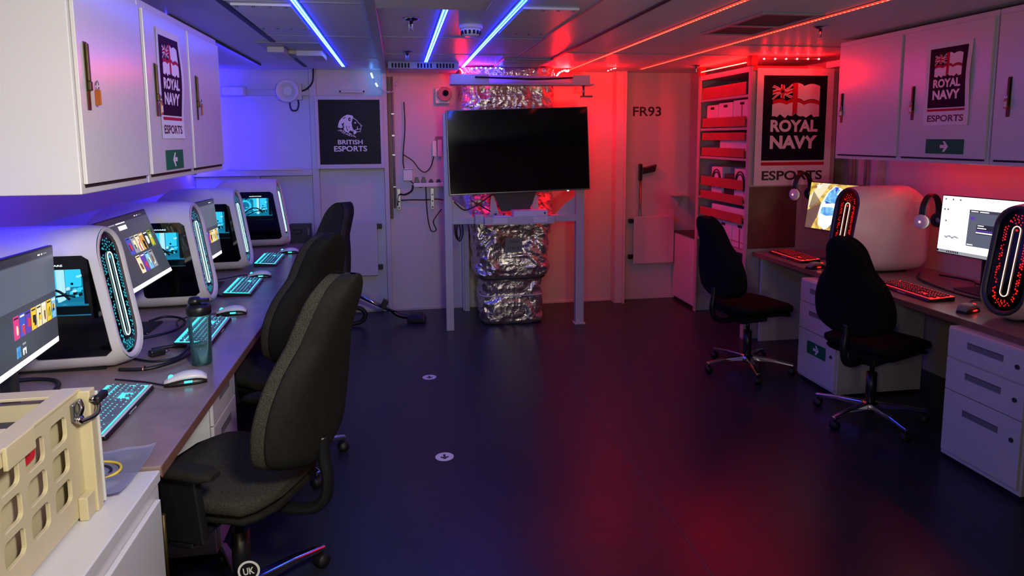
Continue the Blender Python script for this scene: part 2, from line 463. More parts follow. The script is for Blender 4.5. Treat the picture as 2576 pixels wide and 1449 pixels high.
led_strip('red led strip on the ceiling, closer to the right wall cabinets', 2.235, 2.85, 6.08, (0,), 'led_red', 'led_red_dot', 0.034, G, 0.016)
def wall_wash(label, x, y0, y1, z, m, dirx):
    """edge mounted strip: shines sideways at its wall, dark back to the room"""
    t = thing('led_strip', label, 'led strip', (x, y0, z), 0, 'led strips beside the cabinets')
    L = y1-y0
    MB().box((-0.006, 0, -0.016), (0.006, L, 0)).build('backing', ['seam'], t)
    MB().box((dirx*0.006, 0.0, -0.014), (dirx*0.010, L, -0.002)).build('glowing_sleeve', [m], t)
    return t
wall_wash('dark backed led strip on the ceiling lighting the left wall blue', -1.11, 3.7, 6.02, ZC, 'glow_blue', -1)
def under_strip(label, x, y0, y1, z, m):
    t = thing('led_strip', label, 'led strip', (x, y0, z), 0, 'led strips beside the cabinets')
    MB().box((-0.008, 0, -0.004), (0.008, y1-y0, 0)).build('backing', ['seam'], t)
    MB().box((-0.006, 0.0, -0.010), (0.006, y1-y0, -0.0042)).build('glowing_sleeve', [m], t)
under_strip('blue led strip under the left wall cabinets', -1.55, 0.6, 3.6, 1.505, 'glow_blue')
t = thing('led_strip', 'upright blue led strip in the rear left corner of the room', 'led strip', (-1.74, 6.25, 1.35), math.radians(40), 'led strips beside the cabinets')
MB().box((-0.012, -0.005, 0), (0.012, 0, 0.9)).build('backing', ['seam'], t)
MB().box((-0.009, 0.0002, 0), (0.009, 0.006, 0.9)).build('glowing_sleeve', ['glow_blue_wall'], t)
under_strip('red led strip under the right wall cabinets', 3.45, 2.0, 4.1, 1.497, 'glow_red')

# ------------------------------------------------------------------ ceiling fittings
t = thing('ceiling_light', 'white edge of a switched off ceiling light at the top of the photo', 'light', (0.16, 2.9, ZC))
MB().box((-0.27, -0.35, -0.03), (0.27, 0.35, 0)).build('housing', ['white_plastic'], t, 0.004)
MB().box((-0.24, -0.32, -0.034), (0.24, 0.32, -0.0305)).build('diffuser', ['paper'], t)

t = thing('ceiling_vent', 'slotted metal air vent where the short blue led strip ends', 'vent', (0.23, 5.9, ZC))
v = MB().box((-0.29, -0.2, -0.06), (0.29, 0.2, 0)).build('housing', ['ceiling_metal'], t, 0.003)
s = MB()
for i in range(20):
    if i in (6, 7, 13): continue
    x = -0.26+i*0.026
    MB().box((x, -0.203, -0.052), (x+0.014, -0.199, -0.016)).build('slot', ['gap'], t)
t = thing('ceiling_vent', 'wide metal air vent on the ceiling above the television', 'vent', (1.05, 5.75, ZC))
MB().box((-0.2, -0.35, -0.012), (0.2, 0.25, 0)).build('frame', ['ceiling_metal'], t, 0.003)
s = MB()
for i in range(7):
    y = -0.3+i*0.075
    s.box((-0.17, y, -0.016), (0.17, y+0.02, -0.0121))
s.build('louvres', ['steel'], t)
def hatch(label, x0, x1, y0, y1, extra=None):
    t = thing('access_panel', label, 'ceiling panel', ((x0+x1)/2, (y0+y1)/2, ZC), 0, 'access panels in the ceiling')
    w, h = (x1-x0)/2, (y1-y0)/2
    MB().box((-w, -h, -0.012), (w, h, 0)).build('panel', ['ceiling_paint'], t, 0.003)
    b = MB()
    for sx in (-1, -0.33, 0.33, 1):
        for sy in (-1, 1):
            b.cyl((sx*(w-0.025), sy*(h-0.02), -0.0165), (sx*(w-0.025), sy*(h-0.02), -0.0121), 0.007, n=8)
    b.build('screws', ['steel'], t)
hatch('screwed ceiling panel between the dark joint and the left blue led strip', -0.74, -0.47, 3.36, 4.05)
hatch('screwed ceiling panel right of the blue led strip that ends at the foil duct', 0.61, 0.89, 3.28, 4.08)
t = thing('ceiling_bracket', 'white equipment bracket on the ceiling crossed by the left blue led strip', 'bracket', (-0.68, 5.0, ZC))
MB().box((-0.2, -0.36, -0.01), (0.2, 0.36, 0)).build('plate', ['ceiling_metal'], t, 0.003)
MB().box((-0.16, -0.2, -0.05), (-0.05, 0.25, -0.0101)).box((0.0, -0.02, -0.05), (0.18, 0.28, -0.0101)).build('cover', ['steel_paint'], t, 0.006)
MB().box((-0.05, 0.0, -0.035), (0.0, 0.25, -0.0101)).build('clip', ['beige_dark'], t, 0.003)
t = thing('ceiling_bracket', 'open rectangular ceiling fitting beside the right red led strip', 'bracket', (2.0, 3.62, ZC))
f = MB()
for a, b in (((-0.16, -0.36), (0.19, -0.33)), ((-0.16, 0.33), (0.19, 0.36)), ((-0.16, -0.33), (-0.13, 0.33)), ((0.16, -0.33), (0.19, 0.33)), ((-0.13, 0.02), (0.16, 0.06))):
    f.box((a[0], a[1], -0.010), (b[0], b[1], 0))
f.build('frame', ['ceiling_metal'], t, 0.003)
MB().box((-0.125, -0.325, -0.006), (0.155, 0.325, 0)).build('back_plate', ['seam'], t)

def sprinkler_parts(t):
    MB().lathe([(0.0, 0), (0.045, 0), (0.045, -0.004), (0.03, -0.012), (0.012, -0.016), (0.012, -0.03), (0.0, -0.03)], 20).build('escutcheon', ['chrome'], t)
    MB().box((-0.011, -0.003, -0.06), (-0.007, 0.003, -0.028)).box((0.007, -0.003, -0.06), (0.011, 0.003, -0.028)).cyl((0, 0, -0.058), (0, 0, -0.03), 0.0025, n=8).build('frame_arms', ['chrome'], t)
    MB().lathe([(0.0, -0.060), (0.013, -0.060), (0.013, -0.063), (0.0, -0.063)], 12).build('deflector', ['chrome'], t)
sp = thing('sprinkler', 'chrome sprinkler head nearest the camera, left of the smoke detector', 'sprinkler', (0.085, 3.68, ZC), 0, 'sprinkler heads')
sprinkler_parts(sp)
dup(sp, (0.085, 5.05, ZC), 0.4, 'chrome sprinkler head just in front of the slotted ceiling vent')
dup(sp, (2.42, 3.64, ZC), 0.8, 'chrome sprinkler head between the right red led strip and the right cabinets')
dup(sp, (2.63, 5.75, ZC), 1.2, 'small chrome sprinkler head close to the top of the shelf unit')
t = thing('smoke_detector', 'round white smoke detector with dark slots between two blue led strips', 'smoke detector', (0.42, 3.85, ZC))
MB().lathe([(0, 0), (0.066, 0), (0.066, -0.016), (0.06, -0.022), (0, -0.022)], 28).build('base', ['white_plastic'], t)
MB().lathe([(0, -0.0221), (0.054, -0.0221), (0.056, -0.03), (0.05, -0.052), (0.034, -0.062), (0, -0.064)], 28).build('head', ['white_plastic'], t)
s = MB()
for i in range(14):
    a = 2*PI*i/14
    T = Matrix.Rotation(a, 4, 'Z')
    s.box((0.047, -0.006, -0.053), (0.0565, 0.006, -0.033), 0, T)
s.build('sensor_slots', ['gap'], t)

# ------------------------------------------------------------------ wall cabinets
def padlock_tag(label, loc, rz, group='key tags on the cabinet handles'):
    t = thing('key_tag', label, 'key tag', loc, rz, group)     # local -y faces the room
    MB().tube([(-0.004, -0.012, 0.012), (-0.006, -0.012, 0.0), (0, -0.012, -0.008), (0.006, -0.012, 0.0), (0.004, -0.012, 0.012), (0, -0.012, 0.018)], 0.0014, 6, closed=True).build('ring', ['chrome'], t)
    MB().prism(rrect(-0.010, 0.010, -0.052, -0.006, 0.006), ((0, -0.010, 0), (1, 0, 0), (0, 0, 1)), 0, 0.004).build('fob', ['tag_orange'], t, 0.001)
    MB().prism(rrect(-0.007, 0.007, -0.043, -0.018, 0.002), ((0, -0.0141, 0), (1, 0, 0), (0, 0, 1)), 0, 0.0006).build('paper_label', ['paper'], t)
    return t
def wall_cabinet(label, loc, rz, doors, W, H, D, end_gap=0.02):
    """origin: bottom edge of the front face, local +x along the front, local -y toward the room"""
    t = thing('wall_cabinet', label, 'cabinet', loc, rz, 'wall cabinets')
    MB().box((0, 0, 0), (W, D, H)).build('body', ['cabinet_paint'], t, 0.003)
    for a, b, hx in doors:
        d = MB().box((a, -0.012, 0.028), (b, -0.001, H-0.03)).build('door', ['cabinet_paint'], t, 0.002)
        MB().box((a+0.01, -0.0025, 0.018), (b-0.01, -0.0003, 0.0265)).build('shadow_gap', ['gap'], t)
        MB().box((hx-0.011, -0.0145, 0.235), (hx+0.011, -0.0121, 0.425)).build('handle', ['brass'], d, 0.001)
        MB().box((hx-0.006, -0.022, 0.315), (hx+0.006, -0.0146, 0.42)).box((hx-0.008, -0.024, 0.29), (hx+0.008, -0.0146, 0.315)).build('latch', ['brass'], d, 0.002)
    return t
# left: front at x=-0.87 faces +x ; local x runs along -y  -> rz = +90deg puts local x on +y, local -y on +x
LZ = 1.508
HL = 0.635
wall_cabinet('grey wall cabinet on the left, nearest the camera, with a single door', (-0.87, 2.05, LZ), PI/2, [(0.012, 0.50, 0.06)], 0.516, HL, 0.90)
wall_cabinet('grey two door wall cabinet on the left carrying a poster and a green arrow', (-0.87, 2.57, LZ), PI/2, [(0.014, 0.505, 0.097), (0.53, 1.02, 0.605)], 1.035, HL, 0.90)
padlock_tag('orange key tag seen edge on, hanging from the nearest left cabinet door', (-0.852, 2.135, 1.81), PI/2+1.1)
padlock_tag('orange key tag with white label beside the left cabinet poster', (-0.853, 2.665, 1.80), PI/2)
padlock_tag('small orange key tag on the left cabinet door farthest from the camera', (-0.853, 3.185, 1.815), PI/2+0.5)
# right: front at x=2.9 faces -x ; local x runs along -y
RZ = 1.505
wall_cabinet('grey two door wall cabinet on the right carrying a poster and a green arrow', (2.9, 4.14, RZ), -PI/2, [(0.02, 0.575, 0.065), (0.60, 1.19, 0.69)], 1.205, 0.755, 0.73)
wall_cabinet('grey wall cabinet at the right edge of the photo', (2.9, 2.93, RZ), -PI/2, [(0.015, 0.56, 0.095), (0.59, 1.15, 0.68)], 1.17, 0.755, 0.73)
padlock_tag('pale key tag on the right cabinet door farthest from the camera', (2.883, 4.075, 1.83), -PI/2+0.7)
padlock_tag('dim orange key tag left of the right cabinet poster', (2.883, 3.447, 1.83), -PI/2)
padlock_tag('bright orange key tag on the cabinet at the right edge of the photo', (2.883, 2.836, 1.83), -PI/2)

# ------------------------------------------------------------------ posters and signs
def flag(b, F, x0, x1, y0, y1, d, warp, mw, mr):
    W, H = x1-x0, y1-y0
    def mp(u, v):      # u,v in 0..1 -> waved plane
        seg = min(2, int(u*3)); q = u*3-seg
        vv = v + (0.07*math.sin(q*PI)-0.05) + (0.03 if seg == 1 else 0.0)
        if v < 0.02: vv += 0.05*math.sin(u*40)
        return (x0+u*W, y0+vv*H)
    R = lambda a, c, e, g, m, dd: b.rect(a, c, e, g, F, d+dd, m, 18, 2, warp, mp)
    R(0.50, 1.0, 0.52, 1.0, mw, 0); R(0.02, 1.0, 0.0, 0.40, mw, 0); R(0.03, 0.44, 0.40, 0.52, mr, 0.0001)
    R(0.44, 0.54, 0.0, 1.0, mr, 0.0003); R(0.54, 1.0, 0.41, 0.5, mr, 0.0003)
    def band(p, q, w, m, dd):
        dx, dy = q[0]-p[0], q[1]-p[1]; l = math.hypot(dx, dy*0.6); nx, ny = -dy*0.6/l*w, dx/l*w
        n = 6
        for i in range(n):
            a, c = i/n, (i+1)/n
            pts = [(p[0]+dx*a-nx, p[1]+dy*a-ny), (p[0]+dx*c-nx, p[1]+dy*c-ny), (p[0]+dx*c+nx, p[1]+dy*c+ny), (p[0]+dx*a+nx, p[1]+dy*a+ny)]
            b.poly([mp(*k) for k in pts], F, d+dd, m, warp)
    band((0.02, 0.97), (0.43, 0.56), 0.030, mw, 0.0002); band((0.02, 0.56), (0.43, 0.97), 0.030, mw, 0.0002)
    band((0.02, 0.97), (0.43, 0.56), 0.011, mr, 0.0004); band((0.02, 0.56), (0.43, 0.97), 0.011, mr, 0.0004)
    R(0.185, 0.265, 0.55, 0.98, mw, 0.0005); R(0.02, 0.43, 0.70, 0.84, mw, 0.0005)
    R(0.20, 0.25, 0.55, 0.98, mr, 0.0007); R(0.02, 0.43, 0.735, 0.805, mr, 0.0007)
def poster(name, label, origin, x, y, w, h, curl=0.0):
    """origin = centre of the sheet, x to the right, y up, as seen by a reader"""
    t = thing('poster', label, 'poster', origin, 0, 'navy esports posters')
    F = ((0, 0, 0), x, y)
    wp = (lambda u, v: curl*(math.sin(v/h*7+1)*(0.35+u/w)+(u/w+0.5)**2*1.2)) if curl else None
    b = MB()
    b.rect(-w/2, w/2, -h/2, h/2, F, 0.0012, 0, 10, 24, wp)
    b.rect(-w/2, w/2, -h/2, h/2, ((0, 0, 0), (Vector(x)*-1), y), -0.0008, 0, 10, 24, (lambda u, v: -wp(-u, v)) if wp else None)
    Y = lambda f: h/2-f*h
    b.rect(-0.415*w, 0.415*w, Y(0.785), Y(0.06), F, 0.0018, 1, 10, 20, wp)
    flag(b, F, -0.31*w, 0.32*w, Y(0.405), Y(0.135), 0.0022, wp, 2, 3)
    b.text('ROYAL', F_off(F, 0.0*w, Y(0.488)), 0.105*h, 2, 0.0024, 0.042, 0.62*w, wp_shift(wp, 0, Y(0.488)))
    b.text('NAVY', F_off(F, 0.0*w, Y(0.628)), 0.115*h, 2, 0.0024, 0.045, 0.62*w, wp_shift(wp, 0, Y(0.628)))
    b.rect(-0.415*w, 0.415*w, Y(0.828), Y(0.80), F, 0.0018, 3, 10, 2, wp)
    b.text('ESPORTS', F_off(F, 0.0*w, Y(0.915)), 0.082*h, 4, 0.0018, 0.026, 0.80*w, wp_shift(wp, 0, Y(0.915)))
    b.build('sheet', ['paper', 'navy_print', 'white_print', 'red_print', 'dark_print'], t)
    return t
def F_off(F, u, v):
    o, x, y = [Vector(q) for q in F]; return (o+x*u+y*v, x, y)
def wp_shift(wp, du, dv): return (lambda u, v: wp(u+du, v+dv)) if wp else None
EX, EY, EZ = Vector((1, 0, 0)), Vector((0, 1, 0)), Vector((0, 0, 1))
poster('poster', 'curled navy poster with a flag on the left wall cabinet', (-0.8565, 2.825, 1.865), EY, EZ, 0.26, 0.405, 0.006)
poster('poster', 'curled navy poster with a flag on the right wall cabinet', (2.8865, 3.212, 1.925), -EY, EZ, 0.305, 0.435, 0.006)
poster('poster', 'large navy poster with a flag on the end of the shelf unit', (3.118, 4.983, 1.722), EX, EZ, 0.66, 0.92)
def arrow_sign(label, origin, x, y, w, h, left):
    t = thing('arrow_sign', label, 'sign', origin, 0, 'green arrow signs')
    F = ((0, 0, 0), x, y); b = MB()
    b.prism(rrect(-w/2, w/2, -h/2, h/2, 0.003, 2), F, 0, 0.0012, 0)
    k = -1 if left else 1; s = h*0.36
    shaft = [(-1.0, -0.3), (0.1, -0.3), (0.1, 0.3), (-1.0, 0.3)]
    for pts in (shaft, [(-0.35, 1.0), (0.15, 1.0), (1.0, 0.0), (0.25, 0.0)], [(-0.35, -1.0), (0.25, 0.0), (1.0, 0.0), (0.15, -1.0)]):
        q = [(k*a*s, c*s) for a, c in pts]
        b.poly(q if (k == 1) else q[::-1], F, 0.0016, 1)
    b.build('plate', ['green_print', 'white_print'], t)
arrow_sign('green sign with a white left arrow on the left wall cabinet', (-0.8565, 2.825, 1.582), EY, EZ, 0.205, 0.074, True)
arrow_sign('green sign with a white right arrow on the right wall cabinet', (2.8865, 3.205, 1.594), -EY, EZ, 0.255, 0.078, False)

# ------------------------------------------------------------------ back wall, left half
t = thing('framed_board', 'navy board with a lion head in a white metal frame on the back wall', 'sign', (-0.425, 6.41, 1.71))
f = MB()
for a in (((-0.305, -0.33), (-0.275, 0.33)), ((0.272, -0.33), (0.305, 0.33)), ((-0.275, 0.295), (0.272, 0.33)), ((-0.275, -0.33), (0.272, -0.29))):
    f.box((a[0][0], -0.02, a[0][1]), (a[1][0], 0.06, a[1][1]))
f.build('frame', ['steel_paint'], t, 0.003)
b = MB(); F = ((0, 0.012, 0), EX, EZ)
b.box((-0.275, 0.012, -0.29), (0.272, 0.05, 0.295), 0)
K = 0.58/1560*0.905
def L(px, py): return ((px-770)*K+0.005, (720-py)*K-0.02+0.033)
def lp(pts, m, d): b.poly([L(*q) for q in pts][::-1], F, d, m)
lp([(850, 350), (830, 300), (760, 285), (690, 275), (600, 320), (530, 375), (480, 440), (450, 520), (430, 610), (490, 640), (560, 620), (600, 700), (640, 745), (700, 755), (760, 700), (840, 740), (850, 810), (900, 790), (940, 740), (900, 700), (840, 680), (810, 600), (800, 500), (825, 400)], 1, 0.0010)
for pts in ([(715, 380), (745, 350), (785, 370), (775, 440), (745, 455), (720, 430)], [(535, 500), (560, 520), (605, 475), (590, 540), (560, 600), (545, 560)], [(655, 575), (680, 600), (665, 640), (700, 690), (715, 715), (680, 700), (655, 650)], [(560, 372), (640, 345), (660, 355), (590, 388)], [(730, 590), (745, 585), (735, 640), (720, 650)], [(820, 705), (850, 700), (850, 720), (830, 725)], [(560, 600), (600, 560), (590, 660), (570, 640)]):
    lp(pts, 0, 0.0016)
lp([(750, 385), (772, 385), (765, 425), (748, 420)], 1, 0.0020)
def stroke(pts, w, m=1, d=0.0012):
    for (x0, y0), (x1, y1) in zip(pts, pts[1:]):
        l = math.hypot(x1-x0, y1-y0); nx, ny = -(y1-y0)/l*w, (x1-x0)/l*w; ex, ey = (x1-x0)/l*w*0.5, (y1-y0)/l*w*0.5
        q = [(x0-nx-ex, y0-ny-ey), (x1-nx+ex, y1-ny+ey), (x1+nx+ex, y1+ny+ey), (x0+nx-ex, y0+ny-ey)]
        lp(q[::-1] if False else q, m, d)
stroke([(840, 365), (930, 420), (960, 470), (1030, 540), (1072, 575), (1045, 600), (1048, 655), (905, 680)], 8)
stroke([(1040, 655), (1020, 740), (960, 735), (930, 745)], 8)
stroke([(950, 600), (955, 660)], 8)
stroke([(1040, 575), (1075, 578)], 16)
lp([(860, 500), (905, 465), (925, 520)], 1, 0.0012)
rr = random.Random(3)
for i in range(70):
    u = rr.random(); px = 435+u*480; py = 640+u*190+rr.uniform(-15, 75)*(1-abs(u-0.5))+25
    if px > 905 or py > 910: continue
    r = rr.uniform(6, 17)
    b.poly([L(px+r*math.cos(a*PI/3), py+r*math.sin(a*PI/3)) for a in range(6)][::-1], F, 0.0009, 1)
b.text('BRITISH', F_off(F, *L(748, 1018)), 125*K, 1, 0.001, 0.02, 660*K)
b.text('ESPORTS', F_off(F, *L(752, 1198)), 150*K, 1, 0.001, 0.02, 880*K)
b.build('board', ['board_navy', 'board_white'], t)

t = thing('horn_speaker', 'round white alarm speaker on a square plate on the back wall', 'speaker', (-0.955, 6.415, 2.08))
MB().box((-0.10, 0.0, -0.075), (0.115, 0.075, 0.07)).build('back_plate', ['steel_paint'], t, 0.004)
MB().lathe([(0.0, -0.03), (0.05, -0.03), (0.056, -0.045), (0.068, -0.05), (0.088, -0.075), (0.098, -0.072), (0.1, -0.04), (0.09, -0.001), (0, -0.001)], 36, axis='y').build('bell', ['white_plastic'], t)
MB().cyl((0, -0.05, 0), (0, -0.0301, 0), 0.04, n=24).build('driver', ['white_plastic'], t, 0.003)
MB().tube([(0.01, 0.0, -0.10), (0.012, -0.002, -0.14), (0.03, -0.004, -0.17), (0.07, -0.004, -0.165), (0.085, 0, -0.12), (0.08, 0.01, -0.075)], 0.007).build('cable', ['cable_black'], t)
MB().tube([(0.11, 0.02, 0.0), (0.17, 0.01, 0.03), (0.215, 0.0, 0.09), (0.225, 0.0, 0.2)], 0.008).build('cable', ['cable_black'], t)
t = thing('junction_box', 'white junction box on the upper beam behind the left cabinets', 'box', (-1.42, 6.40, 2.075))
MB().box((-0.11, -0.03, -0.04), (0.11, 0.028, 0.045)).build('body', ['steel_paint'], t, 0.006)
MB().box((-0.09, -0.036, -0.03), (0.09, -0.0305, 0.035)).build('lid', ['white_plastic'], t, 0.002)
tag(MB().cyl((-1.5, 6.40, 1.386), (-0.86, 6.385, 1.382), 0.008, n=10).build('rod', ['white_plastic']), 'thin white rod lying on the wall ledge beyond the left cabinets', 'rod')
t = thing('tube_light', 'small unlit tube fitting on the wall above the lion board', 'light', (-0.40, 6.47, 2.085))
MB().box((-0.10, -0.012, -0.014), (0.10, 0.018, 0.014)).build('body', ['steel_paint'], t, 0.004)
MB().cyl((-0.112, -0.004, 0), (-0.1005, -0.004, 0), 0.008, n=10).cyl((0.1005, -0.004, 0), (0.112, -0.004, 0), 0.008, n=10).build('end_caps', ['rubber'], t)
def fold_panel(label, loc, w, h, side):
    t = thing('folding_wall_seat', label, 'wall panel', loc, 0, 'white panels folded against the back wall')
    MB().box((-w/2, -0.05, 0), (w/2, -0.02, h)).build('panel', ['cabinet_paint'], t, 0.006)
    for z in (h*0.15, h*0.9):
        MB().box((side*(w/2-0.002), -0.045, z-0.022), (side*(w/2+0.045), 0.0, z+0.022)).build('bracket', ['black_plastic'], t, 0.004)
    MB().box((-w/2+0.04, -0.02, h*0.1), (w/2-0.04, 0.0, h*0.9)).build('mount', ['steel_paint'], t)
fold_panel('white panel on black hinges below the lion board', (-0.395, 6.465, 0.365), 0.37, 0.52, 1)
fold_panel('pink lit white panel on the back wall below the black letters', (2.535, 6.485, 0.375), 0.43, 0.485, -1)
# string of small fairy bulbs hanging by the post
t = thing('cable', 'white cable with lamp holders drooping in front of the white post', 'cable', (-0.12, 6.38, 2.2))
MB().tube([(-0.10, 0, 0.05), (-0.075, 0, -0.02), (-0.03, 0, -0.09), (0.05, 0, -0.125), (0.1, 0.0, -0.11), (0.14, 0.02, -0.03), (0.17, 0.05, 0.04)], 0.004).build('lead', ['white_plastic'], t)
MB().cyl((-0.10, 0, 0.045), (-0.085, 0, 0.0), 0.007, n=8).cyl((-0.062, 0, -0.045), (-0.045, 0, -0.075), 0.007, n=8).build('lamp', ['led_blue_dot'], t)
MB().cyl((0.12, 0.0, -0.06), (0.137, 0.01, -0.03), 0.009, n=8).cyl((0.04, 0, -0.128), (0.065, 0, -0.122), 0.009, n=8).build('plug', ['white_plastic'], t)
# conduits
t = thing('conduit', 'brown and grey conduit pipes running down beside the white post', 'pipe', (-0.055, 6.46, 0))
MB().box((-0.025, -0.005, 0.9), (0.0, 0.025, 2.22)).build('trunking', ['wood_dark'], t, 0.002)
MB().cyl((0.018, 0.01, 1.0), (0.018, 0.01, 2.22), 0.011, n=12).build('pipe', ['pipe_grey'], t)
for z in (1.88, 1.68, 1.5, 1.2): MB().box((0.004, -0.006, z-0.008), (0.034, 0.025, z+0.008)).build('clip', ['steel'], t, 0.002)
def cable(name, label, pts, r, m='cable_black', closed=False, group=None):
    o = MB().tube(pts, r, 8, 0, 8, closed).build(name, [m]); tag(o, label, 'cable', group); return o
yw = 6.47
cable('cable', 'thin black cable dropping down the purple wall to the power strip', [(0.07, yw, 1.99), (0.073, yw, 1.75), (0.05, yw, 1.5), (0.055, yw, 1.38), (0.10, yw, 1.27), (0.17, yw, 1.205), (0.22, yw-0.01, 1.19)], 0.005)
cable('cable', 'black cable sagging from the conduit to the upper wall sockets', [(0.055, yw, 1.50), (0.14, yw, 1.44), (0.2, yw, 1.36), (0.255, yw, 1.335), (0.31, yw, 1.39), (0.335, yw-0.01, 1.485)], 0.005)
cable('cable', 'thick black cable looping from the conduit up to the power strip', [(-0.01, yw, 1.02), (0.0, yw, 1.12), (0.06, yw-0.01, 1.125), (0.12, yw-0.02, 1.16), (0.135, yw-0.02, 1.215)], 0.009)
cable('cable', 'black cable hanging in a narrow loop below the power strip', [(0.255, yw-0.03, 1.2), (0.26, yw-0.02, 1.0), (0.275, yw-0.01, 0.85), (0.3, yw-0.01, 0.77), (0.345, yw-0.01, 0.78), (0.32, yw-0.02, 0.86), (0.36, yw-0.02, 0.93), (0.40, yw-0.02, 0.98)], 0.005)
cable('cable', 'black cable clipped level across the wall below the power strip', [(0.02, yw, 1.07), (0.12, yw, 1.073), (0.25, yw, 1.07), (0.35, yw, 1.075), (0.42, yw, 1.065)], 0.006)
t = thing('power_strip', 'white power strip with four black plugs on the back wall', 'power strip', (0.265, 6.462, 1.215))
MB().box((-0.125, -0.028, -0.02), (0.17, 0.005, 0.022)).build('body', ['white_plastic'], t, 0.004)
for x, h in ((-0.095, 0.05), (-0.03, 0.05), (0.04, 0.03), (0.11, 0.028)):
    MB().loft([[(x-0.024, -0.03, 0.0225), (x+0.024, -0.03, 0.0225), (x+0.024, 0.0, 0.0225), (x-0.024, 0.0, 0.0225)], [(x-0.012, -0.024, 0.0225+h), (x+0.012, -0.024, 0.0225+h), (x+0.012, -0.004, 0.0225+h), (x-0.012, -0.004, 0.0225+h)]], smooth=False).build('plug', ['black_plastic'], t, 0.003)
t = thing('wall_socket', 'white twin wall socket hidden beside the left edge of the television', 'socket', (0.385, 6.485, 1.6))
MB().box((-0.03, -0.014, -0.06), (0.05, 0.003, 0.07)).build('plate', ['grey_plastic'], t, 0.003)
MB().prism(rrect(-0.06, -0.022, -0.12, 0.03, 0.012), ((0, -0.014, 0), EX, EZ), 0.0, 0.012).build('adaptor', ['white_plastic'], t, 0.002)
MB().prism(rrect(-0.012, 0.03, -0.12, 0.04, 0.012), ((0, -0.0145, 0), EX, EZ), 0.0, 0.012).build('adaptor', ['white_plastic'], t, 0.002)
t = thing('wall_socket', 'square white switch box left of the power strip', 'socket', (0.09, 6.488, 1.315))
MB().box((-0.045, -0.04, -0.06), (0.045, 0.0, 0.045)).build('box', ['white_plastic'], t, 0.005)
MB().box((-0.035, -0.046, 0.047), (0.05, 0.0, 0.06)).build('lid', ['white_plastic'], t, 0.003)
def wall_bracket(label, x):
    t = thing('wall_bracket', label, 'bracket', (x, 6.488, 1.08), 0, 'steel brackets below the power strip')
    MB().box((-0.016, -0.025, -0.1), (0.016, 0.0, 0.1)).build('rail', ['steel'], t, 0.002)
    for z in (-0.08, -0.02, 0.04):
        MB().lathe([(0, -0.026), (0.008, -0.026), (0.008, -0.034), (0, -0.036)], 10, axis='y', c=(0, 0, z)).build('bolt', ['chrome'], t)
wall_bracket('steel bracket with bolts close to the conduit', 0.0)
wall_bracket('steel bracket with bolts close to the television leg', 0.315)
t = thing('alarm_lamp', 'octagonal grey alarm lamp on the wall above the television', 'lamp', (0.445, 6.42, 2.06))
MB().prism([(0.07*math.cos(PI/8+k*PI/4), 0.07*math.sin(PI/8+k*PI/4)) for k in range(8)], ((0, 0, 0), EX, EZ), -0.06, 0.02).build('housing', ['grey_plastic'], t, 0.005)
MB().lathe([(0, -0.02), (0.03, -0.02), (0.026, -0.04), (0, -0.05)], 18, axis='y', c=(0.01, 0, 0.01)).build('lens', ['black_gloss'], t)
MB().box((-0.085, 0.02, -0.085), (0.05, 0.068, 0.06)).build('mount', ['white_plastic'], t, 0.006)

# ------------------------------------------------------------------ television, stand and duct
t = thing('tv_stand', 'white painted metal stand with two legs holding the television', 'stand', (0.98, 5.72, 0))
def leg_mb(x, w): return MB().box((x-w/2, -0.03, 0), (x+w/2, 0.03, 1.86))
leg_mb(-0.57, 0.065).build('leg', ['steel_paint'], t, 0.004)
leg_mb(0.58, 0.075).build('leg', ['steel_paint'], t, 0.004)
MB().box((0.53, -0.045, 0), (0.63, 0.045, 0.012)).build('foot_plate', ['steel_paint'], t, 0.002)
MB().box((-0.538, -0.028, 0.925), (0.543, 0.028, 0.985)).build('crossbar', ['steel_paint'], t, 0.004)
for sx in (-1, 1):
    MB().prism([(sx*0.538, 0.985), (sx*0.36, 0.985), (sx*0.45, 1.08), (sx*0.538, 1.14)][::sx], ((0, 0, 0), EX, EZ), -0.004, 0.004).build('gusset', ['steel_paint'], t)
    MB().prism([(sx*0.13, 0.985), (sx*0.22, 0.985), (sx*0.20, 1.16), (sx*0.18, 1.16)][::sx], ((0, -0.01, 0), EX, EZ), -0.004, 0.004).build('brace', ['steel_paint'], t)
MB().prism([(-0.2, 1.23), (0.2, 1.23), (0.13, 1.03), (-0.12, 1.03)][::-1], ((0, 0.0, 0), EX, EZ), 0.0, 0.03).build('mount_plate', ['dark_grey'], t)
MB().box((-0.538, 0.005, 1.55), (0.543, 0.03, 1.61)).build('crossbar', ['steel_paint'], t)
t = thing('television', 'large black switched off television on the white stand', 'television', (1.008, 5.625, 1.545))
t.rotation_euler = (-0.055, -0.026, -0.012)
MB().box((-0.602, -0.012, -0.352), (0.602, 0.03, 0.352)).build('bezel', ['bezel'], t, 0.004)
MB().box((-0.594, -0.0145, -0.340), (0.594, -0.0125, 0.346)).build('screen', ['black_gloss'], t)
MB().box((-0.4, 0.0301, -0.25), (0.4, 0.042, 0.2)).build('back_cover', ['black_plastic'], t, 0.01)
MB().box((0.40, -0.018, -0.358), (0.414, -0.006, -0.3525)).build('standby_light', ['key_white'], t)

